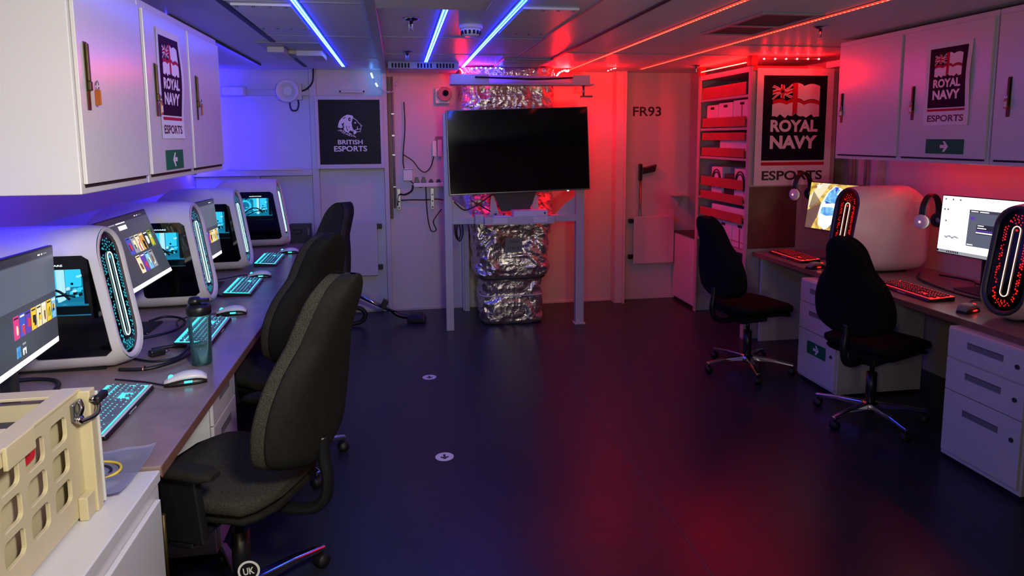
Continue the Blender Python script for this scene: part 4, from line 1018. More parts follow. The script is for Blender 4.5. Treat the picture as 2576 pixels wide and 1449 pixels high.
# ------------------------------------------------------------------ monitors
PXN = list(SCREEN.keys())
def px(n): return PXN.index(n)
def library_screen(b, F, w, h, seed, big):
    R = lambda x0, x1, y0, y1, m, d=0.0004: b.rect(-w/2+x0*w, -w/2+x1*w, h/2-y1*h, h/2-y0*h, F, d, px(m))
    R(0, 1, 0, 1, 'dark', 0); R(0, 1, 0, 0.07, 'darker')
    R(0, 1, 0.945, 1.0, 'white')
    R(0.72, 0.76, 0.035, 0.05, 'white'); R(0.78, 0.80, 0.035, 0.05, 'white'); R(0.82, 0.88, 0.037, 0.048, 'grey')
    rn = random.Random(seed)
    if big:
        R(0, 1, 0.08, 0.46, 'slate', 0.0003)
        pal = [('magenta', 'cream'), ('blue', 'red'), ('violet', 'red'), ('yellow', 'black'), ('cream', 'yellow'), ('cream', 'brown'), ('yellow', 'green'), ('sky', 'gold')]
        rows = [(0.52, 0.73, 0.28, 0.089, pal)]
        R(0.30, 0.36, 0.80, 0.90, 'sky'); R(0.39, 0.44, 0.84, 0.90, 'white'); R(0.405, 0.425, 0.86, 0.90, 'dark', 0.0008); R(0.39, 0.44, 0.79, 0.81, 'grey')
    else:
        R(0.10, 0.30, 0.075, 0.09, 'grey'); R(0.32, 0.5, 0.075, 0.09, 'white'); R(0.34, 0.50, 0.12, 0.18, 'white')
        pal = [('blue', 'red'), ('grey', 'cream'), ('cream', 'red'), ('orange', 'black'), ('darker', 'white'), ('green', 'yellow')]
        pal2 = [('cream', 'brown'), ('violet', 'red'), ('sky', 'green'), ('grey', 'brown')]
        rows = [(0.30, 0.545, 0.36, 0.094, pal), (0.575, 0.83, 0.40, 0.094, pal2)]
    for y0, y1, x, p, pl in rows:
        for a, c in pl:
            R(x, x+p*0.9, y0, y1, a)
            for k in range(3):
                u = x+p*(0.12+0.45*rn.random()); v = y0+(y1-y0)*(0.25+0.3*rn.random())
                R(u, u+p*rn.uniform(0.15, 0.34), v, min(y1, v+(y1-y0)*rn.uniform(0.2, 0.5)), c if k else rn.choice((c, 'white', 'black')), 0.0007+0.0002*k)
            R(x+p*0.1, x+p*0.8, y0+0.015, y0+0.03, rn.choice(('white', 'black')), 0.0007)
            x += p
def landscape_screen(b, F, w, h):
    X = lambda u: -w/2+u*w; Y = lambda v: h/2-v*h
    def pg(pts, m, d): b.poly([(X(u), Y(v)) for u, v in pts][::-1], F, d, px(m))
    pg([(0, 0), (1, 0), (1, 1), (0, 1)], 'gold', 0)
    pg([(0, .62), (.12, .5), (.2, .45), (.16, .75), (.1, 1), (0, 1)], 'brown', .0003)
    pg([(0, .3), (.1, .1), (.18, 0), (.3, 0), (.2, .25), (.08, .5), (0, .55)], 'cream', .0003)
    pg([(.2, .45), (.27, .2), (.38, .04), (.5, .1), (.58, .3), (.6, .55), (.55, .75), (.4, .9), (.3, 1), (.2, .9), (.18, .65)], 'white', .0004)
    pg([(.24, .4), (.3, .18), (.38, .06), (.46, .12), (.42, .22), (.5, .3), (.44, .42), (.34, .42)], 'sky', .0006)
    pg([(.22, .52), (.36, .5), (.5, .56), (.46, .66), (.3, .7), (.21, .66)], 'sky', .0006)
    pg([(.38, .06), (.44, .07), (.40, .2)], 'blue', .0008); pg([(.26, .38), (.36, .42), (.27, .44)], 'blue', .0008); pg([(.44, .3), (.53, .35), (.52, .46), (.45, .44)], 'cream', .0008)
    pg([(.6, .2), (.8, .05), (1, .1), (1, .4), (.8, .35)], 'yellow', .0003)
    pg([(.55, .75), (.7, .6), (.9, .62), (1, .7), (1, 1), (.4, 1), (.42, .92)], 'orange', .0005)
    pg([(.36, .94), (.44, .86), (.56, .78), (.7, .76), (.7, .74), (.55, .75), (.42, .83)], 'brown', .0007)
    for k in range(12):
        u = 0.02+0.012*k; pg([(u, .55+.02*k), (u+.012, .55+.02*k), (u+.05, .2+.02*k), (u+.04, .2+.02*k)], 'brown', .0007)
    pg([(.1, .05), (.16, .05), (.16, .08), (.1, .08)], 'white', .0009); pg([(.12, .02), (.14, .02), (.14, .12), (.12, .12)], 'white', .0009)
def desktop_screen(b, F, w, h):
    R = lambda x0, x1, y0, y1, m, d=0.0004: b.rect(-w/2+x0*w, -w/2+x1*w, h/2-y1*h, h/2-y0*h, F, d, px(m))
    R(0, 1, 0, 1, 'white', 0); R(0, 1, 0.945, 1, 'grey', .0003)
    for k in range(7): R(0.12+0.022*k, 0.132+0.022*k, 0.953, 0.99, 'black', .0006)
    R(0.0, 0.02, 0.95, 0.99, 'black', .0006); R(0.03, 0.11, 0.965, 0.975, 'slate', .0006)
    for x, y in ((0.03, 0.04), (0.12, 0.04), (0.21, 0.04), (0.03, 0.22), (0.07, 0.22), (0.06, 0.42)): R(x, x+0.018, y, y+0.03, 'slate', .0005)
    for k in range(14): R(0.06+0.012*k, 0.09+0.012*k, 0.70+0.012*math.sin(k), 0.708+0.012*math.sin(k)+0.01*(k % 3), 'grey', .0005)
    R(0.05, 0.09, 0.885, 0.89, 'slate', .0005)
    R(0.34, 0.78, 0.20, 0.82, 'slate', .0004); R(0.34, 0.78, 0.20, 0.25, 'dark', .0006); R(0.36, 0.44, 0.22, 0.235, 'white', .0008); R(0.46, 0.56, 0.22, 0.235, 'white', .0008)
    R(0.36, 0.41, 0.32, 0.37, 'violet', .0008); R(0.44, 0.66, 0.44, 0.60, 'darker', .0006); R(0.45, 0.52, 0.45, 0.465, 'white', .0008); R(0.45, 0.55, 0.49, 0.505, 'white', .0008)
    R(0.44, 0.66, 0.53, 0.55, 'violet', .0008); R(0.44, 0.66, 0.565, 0.585, 'white', .0008); R(0.35, 0.42, 0.785, 0.80, 'white', .0008); R(0.35, 0.55, 0.82, 0.83, 'white', .0005)
def monitor(label, c, yaw, tilt, roll, draw, w=0.61, h=0.36):
    t = thing('monitor', label, 'monitor', (c[0], c[1], DZ), yaw, 'monitors on the desks')
    p = MB().box((-w/2, 0.0, -h/2), (w/2, 0.018, h/2)).box((-0.2, 0.018, -0.12), (0.2, 0.045, 0.12)).build('panel', ['black_plastic'], t, 0.003)
    p.matrix_local = Matrix.Translation((0, 0, c[2]-DZ)) @ Matrix.Rotation(-tilt, 4, 'X') @ Matrix.Rotation(-roll, 4, 'Y')
    b = MB(); draw(b, ((0, -0.0012, 0), EX, EZ), w-0.012, h-0.012)
    b.build('screen', ['px_'+k for k in PXN], p)
    MB().box((-0.035, 0.05, 0.012), (0.035, 0.085, c[2]-DZ)).build('stand_neck', ['black_plastic'], t, 0.006)
    MB().box((-0.11, -0.06, 0.0), (0.11, 0.12, 0.012)).build('stand_foot', ['black_plastic'], t, 0.006)
    return t
monitor('monitor at the left edge of the photo showing a game library', (-1.201, 2.377, 1.118), 1.741, 0.0, -0.061, lambda b, F, w, h: library_screen(b, F, w, h, 2, True))
monitor('leaning monitor between the first and second white computers', (-1.262, 3.502, 1.128), 1.573, 0.338, 0.004, lambda b, F, w, h: library_screen(b, F, w, h, 3, False))
monitor('partly hidden monitor between the second and third white computers', (-1.185, 4.455, 1.091), 1.634, 0.098, -0.04, lambda b, F, w, h: library_screen(b, F, w, h, 2, True), 0.61, 0.378)
monitor('monitor with a golden coast landscape on the right desk', (3.211, 4.489, 1.122), -1.216, 0.142, -0.017, landscape_screen, 0.555)
monitor('monitor with a white desktop and a dark window at the right', (3.338, 3.386, 1.112), -1.549, 0.076, 0.017, desktop_screen)

# ------------------------------------------------------------------ keyboards and mice
KROWS = [[1]*1+[1]*12+[1, 1, 1]+[1]*4, None]
def key_layout():
    out = []; u = 0.0190
    def row(y, widths, x0=0.0):
        x = x0
        for w in widths:
            if w > 0: out.append((x*u, y*u, (w*u)-0.0025, u-0.0025))
            x += abs(w)
    row(5.3, [1, -1, 1, 1, 1, 1, -.5, 1, 1, 1, 1, -.5, 1, 1, 1, 1, -.25, 1, 1, 1, -.25, 1, 1, 1, 1])
    row(4, [1]*13+[2, -.25, 1, 1, 1, -.25, 1, 1, 1, 1])
    row(3, [1.5]+[1]*12+[1.5, -.25, 1, 1, 1, -.25, 1, 1, 1, 1])
    row(2, [1.75]+[1]*11+[2.25, -.25, -1, -1, -1, -.25, 1, 1, 1])
    row(1, [2.25]+[1]*10+[2.75, -.25, -1, 1, -1, -.25, 1, 1, 1, 1])
    row(0, [1.25, 1.25, 1.25, 6.25, 1.25, 1.25, 1.25, 1.25, -.25, 1, 1, 1, -.25, 2, 1])
    return out
KEYS = key_layout()
KW, KD = 22.5*0.019+0.02, 0.152
def keyboard(label, loc, rz, cap, glow, separate):
    t = thing('keyboard', label, 'keyboard', loc, rz, 'lit keyboards on the desks')
    T = Matrix.Rotation(math.radians(4), 4, 'X')
    MB().loft([[(-KW/2, -KD/2-0.012, 0.001), (KW/2, -KD/2-0.012, 0.001), (KW/2, KD/2, 0.001), (-KW/2, KD/2, 0.001)], [(-KW/2, -KD/2-0.006, 0.016), (KW/2, -KD/2-0.006, 0.016), (KW/2, KD/2, 0.027), (-KW/2, KD/2, 0.027)]], smooth=False).build('base', ['black_plastic'], t, 0.004)
    zz = lambda y: 0.0165+(y+KD/2)/KD*0.0105
    MB().add([(-KW/2+0.003, -KD/2+0.008, zz(-KD/2)+0.001), (KW/2-0.003, -KD/2+0.008, zz(-KD/2)+0.001), (KW/2-0.003, KD/2-0.003, zz(KD/2)+0.0008), (-KW/2+0.003, KD/2-0.003, zz(KD/2)+0.0008)], [(0, 1, 2, 3)]).build('backlight', [glow], t)
    MB().box((-KW/2, -KD/2-0.004, 0.014), (KW/2, -KD/2+0.006, 0.019)).build('front_trim', ['white_plastic' if glow == 'key_cyan' else 'grey_plastic'], t, 0.002)
    MB().text('ALIENWARE', ((0, -KD/2-0.0095, 0.0085), EX, Vector((0, 0.37, 0.93)).normalized()), 0.005, 0, 0.0008, 0.02, 0.07).build('lettering', ['white_print'], t)
    allk = MB(); proto = {}
    for i, (x, y, w, d) in enumerate(KEYS):
        cx = -KW/2+0.01+x+w/2; cy = -KD/2+0.012+y+d/2
        def key_shape(b, ox, oy, oz):
            h = 0.0085; a, c = w/2, d/2
            b.loft([[(ox-a, oy-c, oz), (ox+a, oy-c, oz), (ox+a, oy+c, oz), (ox-a, oy+c, oz)], [(ox-a+0.0025, oy-c+0.002, oz+h), (ox+a-0.0025, oy-c+0.002, oz+h), (ox+a-0.0025, oy+c-0.002, oz+h), (ox-a+0.0025, oy+c-0.002, oz+h)]], smooth=False)
            # legend lit through the cap
            b.add([(ox-0.0028, oy-0.001, oz+h+0.0003), (ox+0.0022, oy-0.001, oz+h+0.0003), (ox+0.0022, oy+0.0035, oz+h+0.0003), (ox-0.0028, oy+0.0035, oz+h+0.0003)], [(0, 1, 2, 3)], 1)
        z = zz(cy)+0.0022
        if separate and i < 100:
            kk = round(w, 4)
            if kk not in proto:
                b = MB(); key_shape(b, 0, 0, 0); o = b.build('key', [cap, glow], t); proto[kk] = o.data
            else:
                o = bpy.data.objects.new('key', proto[kk]); C.objects.link(o); o.parent = t
            o.location = (cx, cy, z)
        else: key_shape(allk, cx, cy, z)
    if allk.v:
        o = allk.build('keycaps', [cap, glow], t)
        if separate: o['kind'] = 'stuff'
    return t
keyboard('white trimmed cyan lit keyboard nearest the camera on the left desk', (-1.005, 2.405, DZ), PI/2+0.02, 'key_cap', 'key_cyan', True)
kb = keyboard('cyan lit keyboard behind the clear water bottle', (-0.945, 3.37, DZ), PI/2+0.04, 'key_cap', 'key_cyan', False)
dup(kb, (-0.972, 4.36, DZ), PI/2+0.03, 'cyan lit keyboard third along the left desk')
dup(kb, (-0.985, 5.32, DZ), PI/2+0.02, 'cyan lit keyboard farthest along the left desk')
kr = keyboard('red lit keyboard right of the nearer right chair', (2.985, 3.46, DZ), -PI/2-0.04, 'key_cap_dark', 'key_red', False)
dup(kr, (2.965, 4.66, DZ), -PI/2-0.03, 'red lit keyboard left of the nearer right chair')
def mouse(label, loc, rz, glow, shell='white_plastic'):
    """local +y is the front of the mouse"""
    t = thing('mouse', label, 'mouse', loc, rz, 'computer mice on the desks'); t.scale = (1.2,)*3
    def body(k0, k1, s):
        rings = []
        for i in range(9):
            q = i/8; y = -0.062+0.124*q; w = 0.034*s*(math.sin(PI*(0.12+0.8*q))**0.45)*(1-0.12*math.sin(PI*q)); h = 0.040*math.sin(PI*(0.14+0.74*(q**0.8)))**0.8
            rings.append([(w*math.cos(a), y, k0*h+(k1-k0)*h*max(0, math.sin(a))**0.7) for a in [PI*j/10 for j in range(11)]])
        return rings
    MB().loft(body(0, 0.62, 1.0)).build('base', ['black_plastic'], t)
    MB().loft(body(0.55, 1.0, 0.93)).build('shell', [shell], t)
    MB().cyl((-0.004, 0.042, 0.0245), (0.004, 0.042, 0.0245), 0.0085, n=14).build('scroll_wheel', [glow], t)
    MB().box((0.028, -0.02, 0.010), (0.034, 0.004, 0.016)).box((-0.034, -0.02, 0.010), (-0.028, 0.004, 0.016)).build('side_light', [glow], t, 0.001)
    return t
ms = mouse('white mouse in front of the water bottle on the left desk', (-0.825, 2.675, DZ), PI/2+0.25, 'key_cyan')
dup(ms, (-0.895, 3.72, DZ), PI/2+0.1, 'white mouse just beyond the keyboard behind the bottle')
dup(ms, (-0.94, 4.70, DZ), PI/2+0.1, 'white mouse touching the third keyboard on the left desk')
dup(ms, (-0.895, 5.66, DZ), PI/2+0.1, 'white mouse touching the farthest keyboard on the left desk')
mr_ = mouse('dark mouse with red lights on the bright patch of the right desk', (2.945, 3.03, DZ), -PI/2+0.35, 'key_red', 'grey_plastic')
dup(mr_, (2.875, 4.25, DZ), -PI/2+0.2, 'dark mouse with red lights half hidden by the nearer right chair')

# ------------------------------------------------------------------ headsets hung on the right monitors
def headset(label, loc, rz):
    t = thing('headset', label, 'headset', loc, rz, 'headsets on the right monitors')   # band in the local xz plane
    arc = [(0.085*math.cos(a), 0, 0.02+0.115*math.sin(a)) for a in [PI*(-0.06+1.12*i/14) for i in range(15)]]
    b = MB()
    for off in (-0.012, 0.0, 0.012): b.tube([(x, off, z) for x, _, z in arc], 0.009, 8, 0, 2)
    b.build('headband', ['black_plastic'], t)
    for s in (-1, 1):
        c = MB().lathe([(0, 0.022), (0.03, 0.022), (0.044, 0.012), (0.046, 0.0), (0.044, -0.004), (0, -0.004)], 22, axis='x')
        if s < 0: c.v = [(-x, y, z) for x, y, z in c.v]
        o = c.build('ear_cup', ['white_plastic'], t, loc=(s*0.086, 0, -0.03)); 
        p = MB().lathe([(0.018, -0.0041), (0.044, -0.0041), (0.046, -0.014), (0.04, -0.022), (0.018, -0.018)], 22, axis='x', cap=False)
        if s < 0: p.v = [(-x, y, z) for x, y, z in p.v]
        p.build('ear_pad', ['rubber'], o)
        l = MB().lathe([(0, 0.0225), (0.008, 0.0225), (0.007, 0.025), (0, 0.025)], 16, axis='x')
        if s < 0: l.v = [(-x, y, z) for x, y, z in l.v]
        l.build('logo_light', ['key_pink'], o)
    return t
hs = headset('black headset hanging on the corner of the golden landscape screen', (3.10, 4.80, 1.235), 0.3)
dup(hs, (3.32, 3.755, 1.145), 0.3, 'black headset hanging on the corner of the white desktop screen')

# ------------------------------------------------------------------ office chairs; local +x is the way the sitter faces
def pad(rings_def, n=36, ex=0.55):
    rings = []
    for c, w, th, ax, u, v in rings_def:
        ring = []
        for i in range(n):
            a = 2*PI*i/n; ca, sa = math.cos(a), math.sin(a)
            p = Vector(c)+Vector(u)*math.copysign(abs(ca)**ex, ca)*w+Vector(v)*math.copysign(abs(sa)**ex, sa)*th
            p += Vector(ax)*(abs(ca)**3)
            ring.append(p)
        rings.append(ring)
    return rings
def chair_back(th0, th1, off0, grow):
    """closed cushion built of slices from the bottom to the top of the backrest"""
    out = []; N = 34
    for i in range(N+1):
        q = 0.5-0.5*math.cos(PI*i/N); e = math.sin(PI*min(1, max(0, 0.02+0.96*q)))
        z = 0.575+0.60*q
        wd = 0.15+0.085*math.sin(PI*min(1.0, q*1.25+0.16))-0.055*max(0, q-0.55)/0.45
        endk = min(1, math.sqrt(max(0, 1-(1-q/0.15)**2)) if q < 0.15 else 1, math.sqrt(max(0, 1-(1-(1-q)/0.15)**2)) if q > 0.85 else 1)
        endk = max(endk, 0.05)
        x = -0.255-0.15*q+0.03*math.sin(PI*q*1.1)
        th = (th0+(th1-th0)*q)*max(0.25, endk)
        out.append(((x-off0, 0, z), (wd+grow)*(0.12+0.88*endk) if endk < 1 else wd+grow, th, (0.045, 0, 0), (0, 1, 0), (1, 0, 0)))
    return out
def make_chair(label, loc, rz, arms, scale=1.0, fabric='fabric', shell='shell'):
    t = thing('office_chair', label, 'chair', loc, rz, 'black office chairs')
    t.scale = (scale,)*3
    MB().loft(pad(chair_back(0.034, 0.026, 0.0, 0.0))).build('backrest', [fabric], t)
    MB().loft(pad(chair_back(0.022, 0.018, 0.036, -0.008))).build('back_shell', [shell], t)
    rd = []
    for i in range(17):
        q = i/16; y = 0; e = max(0.1, min(1, (q/0.12)**0.5 if q < 0.12 else 1, ((1-q)/0.12)**0.5 if q > 0.88 else 1))
        x = -0.22+0.47*q; w = 0.245*(0.55+0.45*e)*(1-0.10*(1-q)); zc = 0.50-0.02*max(0, q-0.75)/0.25*e
        rd.append(((x, 0, zc), w, 0.036*(0.3+0.7*e), (0, 0, 0.006), (0, 1, 0), (0, 0, 1)))
    MB().loft(pad(rd)).build('seat', [fabric], t)
    rd2 = [((c[0]*0.97, 0, c[2]-0.045), w*0.93, th*0.55, (0, 0, 0.004), u, v) for c, w, th, ax, u, v in rd]
    MB().loft(pad(rd2)).build('seat_pan', [shell], t)
    MB().box((-0.13, -0.085, 0.375), (0.11, 0.085, 0.437)).build('mechanism', ['black_plastic'], t, 0.012)
    MB().tube([(-0.08, 0, 0.40), (-0.22, 0, 0.395), (-0.30, 0, 0.425), (-0.325, 0, 0.50), (-0.315, 0, 0.58), (-0.31, 0, 0.65)], 0.02, 10).build('back_bar', ['black_plastic'], t)
    MB().cyl((0.02, 0.09, 0.405), (0.05, 0.27, 0.405), 0.006, n=8).build('lever', ['black_plastic'], t)
    MB().cyl((0, 0, 0.10), (0, 0, 0.30), 0.03, n=18).cyl((0, 0, 0.30), (0, 0, 0.374), 0.014, n=14).build('gas_lift', ['black_plastic'], t)
    if arms:
        for s in (-1, 1):
            a = MB().prism([(-0.09, 0.43), (0.04, 0.43), (0.05, 0.63), (-0.07, 0.63)], ((0, s*0.275, 0), EX, EZ), -0.014, 0.014).box((-0.05, s*0.12, 0.41), (0.02, s*0.285, 0.43)).build('arm_support', ['black_plastic'], t, 0.006)
            k = [((-0.13+0.27*i/8, s*0.275, 0.642-0.012*abs(i/8-0.4)), 0.036*(0.6 if i in (0, 8) else 1), 0.016*(0.5 if i in (0, 8) else 1), (0, 0, 0), (0, 1, 0), (0, 0, 1)) for i in range(9)]
            MB().loft(pad(k, 20, 0.7)).build('arm_pad', ['shell'], a)
    MB().lathe([(0, 0.065), (0.05, 0.065), (0.055, 0.085), (0.045, 0.115), (0, 0.12)], 20).build('base_hub', ['chrome'], t)
    for k in range(5):
        a = 2*PI*k/5+0.5; T = Matrix.Rotation(a, 4, 'Z')
        l = MB()
        l.loft([[(0.03, -0.026, 0.075), (0.03, 0.026, 0.075), (0.03, 0.02, 0.112), (0.03, -0.02, 0.112)], [(0.19, -0.021, 0.078), (0.19, 0.021, 0.078), (0.19, 0.016, 0.10), (0.19, -0.016, 0.10)], [(0.325, -0.016, 0.062), (0.325, 0.016, 0.062), (0.325, 0.012, 0.08), (0.325, -0.012, 0.08)]], 0, False, True, True, T)
        lo = l.build('leg', ['chrome'], t, 0.005)
        cst = MB().lathe([(0, -0.022), (0.024, -0.022), (0.026, -0.015), (0.026, 0.015), (0.024, 0.022), (0, 0.022)], 18, axis='y', c=(0.31, 0, 0.026)).cyl((0.31, 0, 0.05), (0.31, 0, 0.066), 0.008, n=8)
        cst.v = [tuple(T @ Vector(v)) for v in cst.v]
        cst.build('castor', ['rubber'], lo)
    return t
ca = make_chair('black fabric office chair nearest the camera, with armrests', (-0.575, 2.33, 0), 2.76, True, 1.05)
b = MB().add([(0, 0, 0)], []); 
b = MB().prism(circle(0, 0, 0.034, 28), ((0, 0, 0), EX, EZ), 0, 0.001, 0)
b.prism(circle(0, 0, 0.027, 28), ((0, 0, 0), EX, EZ), 0.001, 0.0015, 1); b.text('UK', ((0, 0, 0), EX, EZ), 0.024, 0, 0.002, 0.02, 0.034)
o = b.build('round_sticker', ['board_white', 'black_plastic'], ca)
cb = dup(ca, (-0.63, 3.42, 0), 2.4, 'black fabric office chair second along the left desk, behind the nearest chair')
for ch in list(cb.children):
    if ch.name.startswith('round_sticker'): bpy.data.objects.remove(ch)
o.matrix_local = Matrix.Rotation(-2.76, 4, 'Z') @ Matrix.Translation((0.045, -0.105, 0.215)) @ Matrix.Rotation(-0.1, 4, 'Y')
cc = dup(cb, (-0.70, 4.36, 0), 3.8, 'teal lit black office chair farthest along the left desk')
cd = make_chair('black office chair standing before the shelf unit on the right', (2.42, 4.33, 0), 0.19, False, 0.955, 'fabric_shaded', 'shell_shaded')
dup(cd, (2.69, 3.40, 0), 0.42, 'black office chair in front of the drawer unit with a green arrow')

# ------------------------------------------------------------------ bottle
t = thing('water_bottle', 'clear teal drinking bottle with a black lid on the left desk', 'bottle', (-0.828, 2.905, DZ))
MB().lathe([(0, 0.001), (0.038, 0.001), (0.041, 0.006), (0.041, 0.09), (0.044, 0.13), (0.045, 0.20), (0.043, 0.212), (0.041, 0.212), (0.043, 0.2), (0.042, 0.13), (0.039, 0.09), (0.039, 0.009), (0, 0.008)], 32, cap=False).build('body', ['bottle_plastic'], t)
MB().lathe([(0, 0.0085), (0.0385, 0.0095), (0.0385, 0.085), (0, 0.085)], 28, cap=False).build('water', ['water'], t)
MB().lathe([(0, 0.2125), (0.046, 0.2125), (0.048, 0.216), (0.048, 0.243), (0.042, 0.252), (0.03, 0.256), (0, 0.257)], 32).build('lid', ['black_plastic'], t)
MB().lathe([(0, 0.2575), (0.024, 0.2575), (0.026, 0.268), (0.02, 0.283), (0, 0.285)], 20, c=(-0.014, 0, 0)).box((-0.02, -0.012, 0.262), (0.04, 0.012, 0.276)).build('spout_cap', ['black_plastic'], t)

# ------------------------------------------------------------------ cables on the desks
z = DZ+0.0095
cable('cable', 'thick black cable with a copper tie coiled between the first keyboard and the bottle', [(-1.13, 2.86, z), (-1.02, 2.85, z), (-0.94, 2.92, z+0.004), (-0.905, 3.03, z+0.006), (-0.96, 3.14, z+0.005), (-1.05, 3.135, z), (-1.09, 3.11, z)], 0.008)
cable('cable', 'thin black cable looping behind the coil beside the bottle', [(-1.12, 2.99, z), (-1.02, 2.94, z), (-0.945, 2.98, z+0.002), (-0.93, 3.07, z+0.014), (-0.96, 3.11, z+0.018), (-1.01, 3.13, z)], 0.005)
tag(MB().tube([(-1.035, 2.85-0.012, z), (-1.035, 2.85, z+0.014), (-1.035, 2.85+0.014, z), (-1.035, 2.85, z-0.004)], 0.004, 8, 0, 4, True).build('cable_tie', ['copper']), 'copper coloured ring round the thick black cable', 'cable tie')
cable('cable', 'black cable curving out from under the monitor at the left edge', [(-1.50, 2.79, z), (-1.42, 2.80, z), (-1.34, 2.78, z), (-1.29, 2.72, z), (-1.27, 2.62, z)], 0.008)
cable('cable', 'black cable from the leaning monitor down to the left desk', [(-1.27, 3.62, z), (-1.22, 3.68, z+0.004), (-1.14, 3.66, z), (-1.08, 3.55, z), (-1.10, 3.40, z), (-1.2, 3.3, z)], 0.006)
cable('cable', 'black cable tail of the second mouse', [(-0.955, 3.72, z), (-1.03, 3.70, z), (-1.09, 3.68, z), (-1.13, 3.60, z), (-1.10, 3.50, z)], 0.0035)
cable('cable', 'black cables between the second and third white computers', [(-1.2, 4.30, z), (-1.1, 4.2, z), (-1.03, 4.12, z), (-1.08, 4.02+0.13, z), (-1.2, 4.18, z)], 0.005)
cable('cable', 'black cable tail of the third mouse', [(-1.0, 4.72, z), (-1.06, 4.76, z), (-1.12, 4.70, z), (-1.2, 4.62, z)], 0.0035)
cable('cable', 'short black mouse cable beside the first keyboard', [(-0.878, 2.63, z), (-0.92, 2.655, z), (-0.98, 2.69, z), (-1.1, 2.74, z)], 0.0035)
cable('cable', 'black cable snaking across the right desk behind the red lit keyboard', [(3.42, 3.93, z), (3.30, 3.80, z), (3.23, 3.62, z), (3.2, 3.45, z), (3.19, 3.30, z), (3.21, 3.2, z)], 0.007)
cable('cable', 'thin black mouse cable on the right desk below the white screen', [(3.01, 3.06, z), (3.07, 3.15, z), (3.14, 3.2, z), (3.3, 3.15, z)], 0.0035)
cable('cable', 'black cable loop below the white desktop screen', [(3.50, 3.85, z), (3.55, 3.65, z), (3.50, 3.55, z+0.003), (3.53, 3.4, z), (3.60, 3.3, z)], 0.006)
t = thing('cable_plug', 'black plug lying between the first computer and the coil', 'plug', (-1.05, 3.05, DZ), 0.7)
MB().box((-0.03, -0.018, 0), (0.03, 0.018, 0.028)).build('plug', ['black_plastic'], t, 0.005)
MB().cyl((0.03, -0.008, 0.014), (0.05, -0.008, 0.014), 0.003, n=8).cyl((0.03, 0.008, 0.014), (0.05, 0.008, 0.014), 0.003, n=8).build('pins', ['steel'], t)
t = thing('carry_case', 'black plastic case at the far end of the left desk', 'case', (-0.89, 6.37, DZ-0.055))
MB().box((-0.1, -0.03, 0.0), (0.09, 0.04, 0.21)).build('body', ['dark_grey'], t, 0.006)
MB().tube([(-0.07, -0.034, 0.16), (-0.03, -0.036, 0.16), (0.01, -0.036, 0.155), (-0.005, -0.036, 0.125), (-0.06, -0.034, 0.12)], 0.004).build('handle', ['black_plastic'], t)
MB().box((0.06, -0.036, 0.11), (0.075, -0.0305, 0.17)).build('latch', ['grey_plastic'], t, 0.002)

# ------------------------------------------------------------------ floor things
def floor_dot(label, x, y):
    t = thing('floor_sticker', label, 'sticker', (x, y, 0.0), 0, 'round floor stickers')
    F = ((0, 0, 0), EX, EY); b = MB()
    b.prism(circle(0, 0, 0.048, 36), F, 0.0003, 0.0012, 0)
    k = 0.048
    for pts in ([(-.12, .55), (.12, .55), (.12, -.2), (-.12, -.2)], [(0, -.6), (.5, -.1), (.34, .08), (0, -.26)], [(0, -.6), (0, -.26), (-.34, .08), (-.5, -.1)]):
        b.poly([(u*k, v*k) for u, v in pts][::-1], F, 0.0016, 1)
    b.build('disc', ['white_plastic', 'dark_print'], t)
floor_dot('round white floor sticker with a down arrow, farther from the camera', 0.177, 4.58)
floor_dot('round white floor sticker with a down arrow, nearer the camera', 0.2, 3.375)
t = thing('vacuum_cleaner', 'vacuum cleaner tube and black floor head lying by the white post', 'vacuum cleaner', (-0.1, 6.1, 0))
MB().cyl((-0.33, -0.02, 0.285), (0.03, -0.02, 0.09), 0.017, n=16).build('tube', ['chrome'], t)
MB().box((-0.03, -0.03, -0.02), (0.02, 0.03, 0.06), 0, Matrix.Translation((-0.06, -0.02, 0.15)) @ Matrix.Rotation(0.5, 4, 'Y')).build('clamp', ['black_plastic'], t, 0.006)
MB().tube([(0.03, -0.02, 0.09), (0.07, -0.03, 0.065), (0.13, -0.04, 0.05), (0.18, -0.05, 0.045)], 0.022, 12).build('neck', ['black_plastic'], t)
MB().loft([[(0.14, -0.10, 0.004), (0.30, -0.14, 0.004), (0.32, 0.0, 0.004), (0.16, 0.03, 0.004)], [(0.14, -0.09, 0.035), (0.30, -0.13, 0.05), (0.32, -0.01, 0.05), (0.16, 0.02, 0.06)], [(0.17, -0.07, 0.06), (0.26, -0.10, 0.07), (0.28, -0.03, 0.085), (0.18, 0.0, 0.08)]], smooth=False).build('floor_head', ['black_plastic'], t, 0.01)
MB().tube([(-0.37, -0.1, 0.02), (-0.27, -0.1, 0.035), (-0.22, -0.1, 0.09), (-0.25, -0.1, 0.15), (-0.33, -0.1, 0.17), (-0.42, -0.1, 0.15)], 0.02, 12).build('hose', ['rubber'], t)

# ------------------------------------------------------------------ open equipment case on the base cabinet
t = thing('equipment_case', 'cream open equipment case with slotted side and metal latch', 'equipment case', (-0.80, 1.80, 0.7225), PI/2)
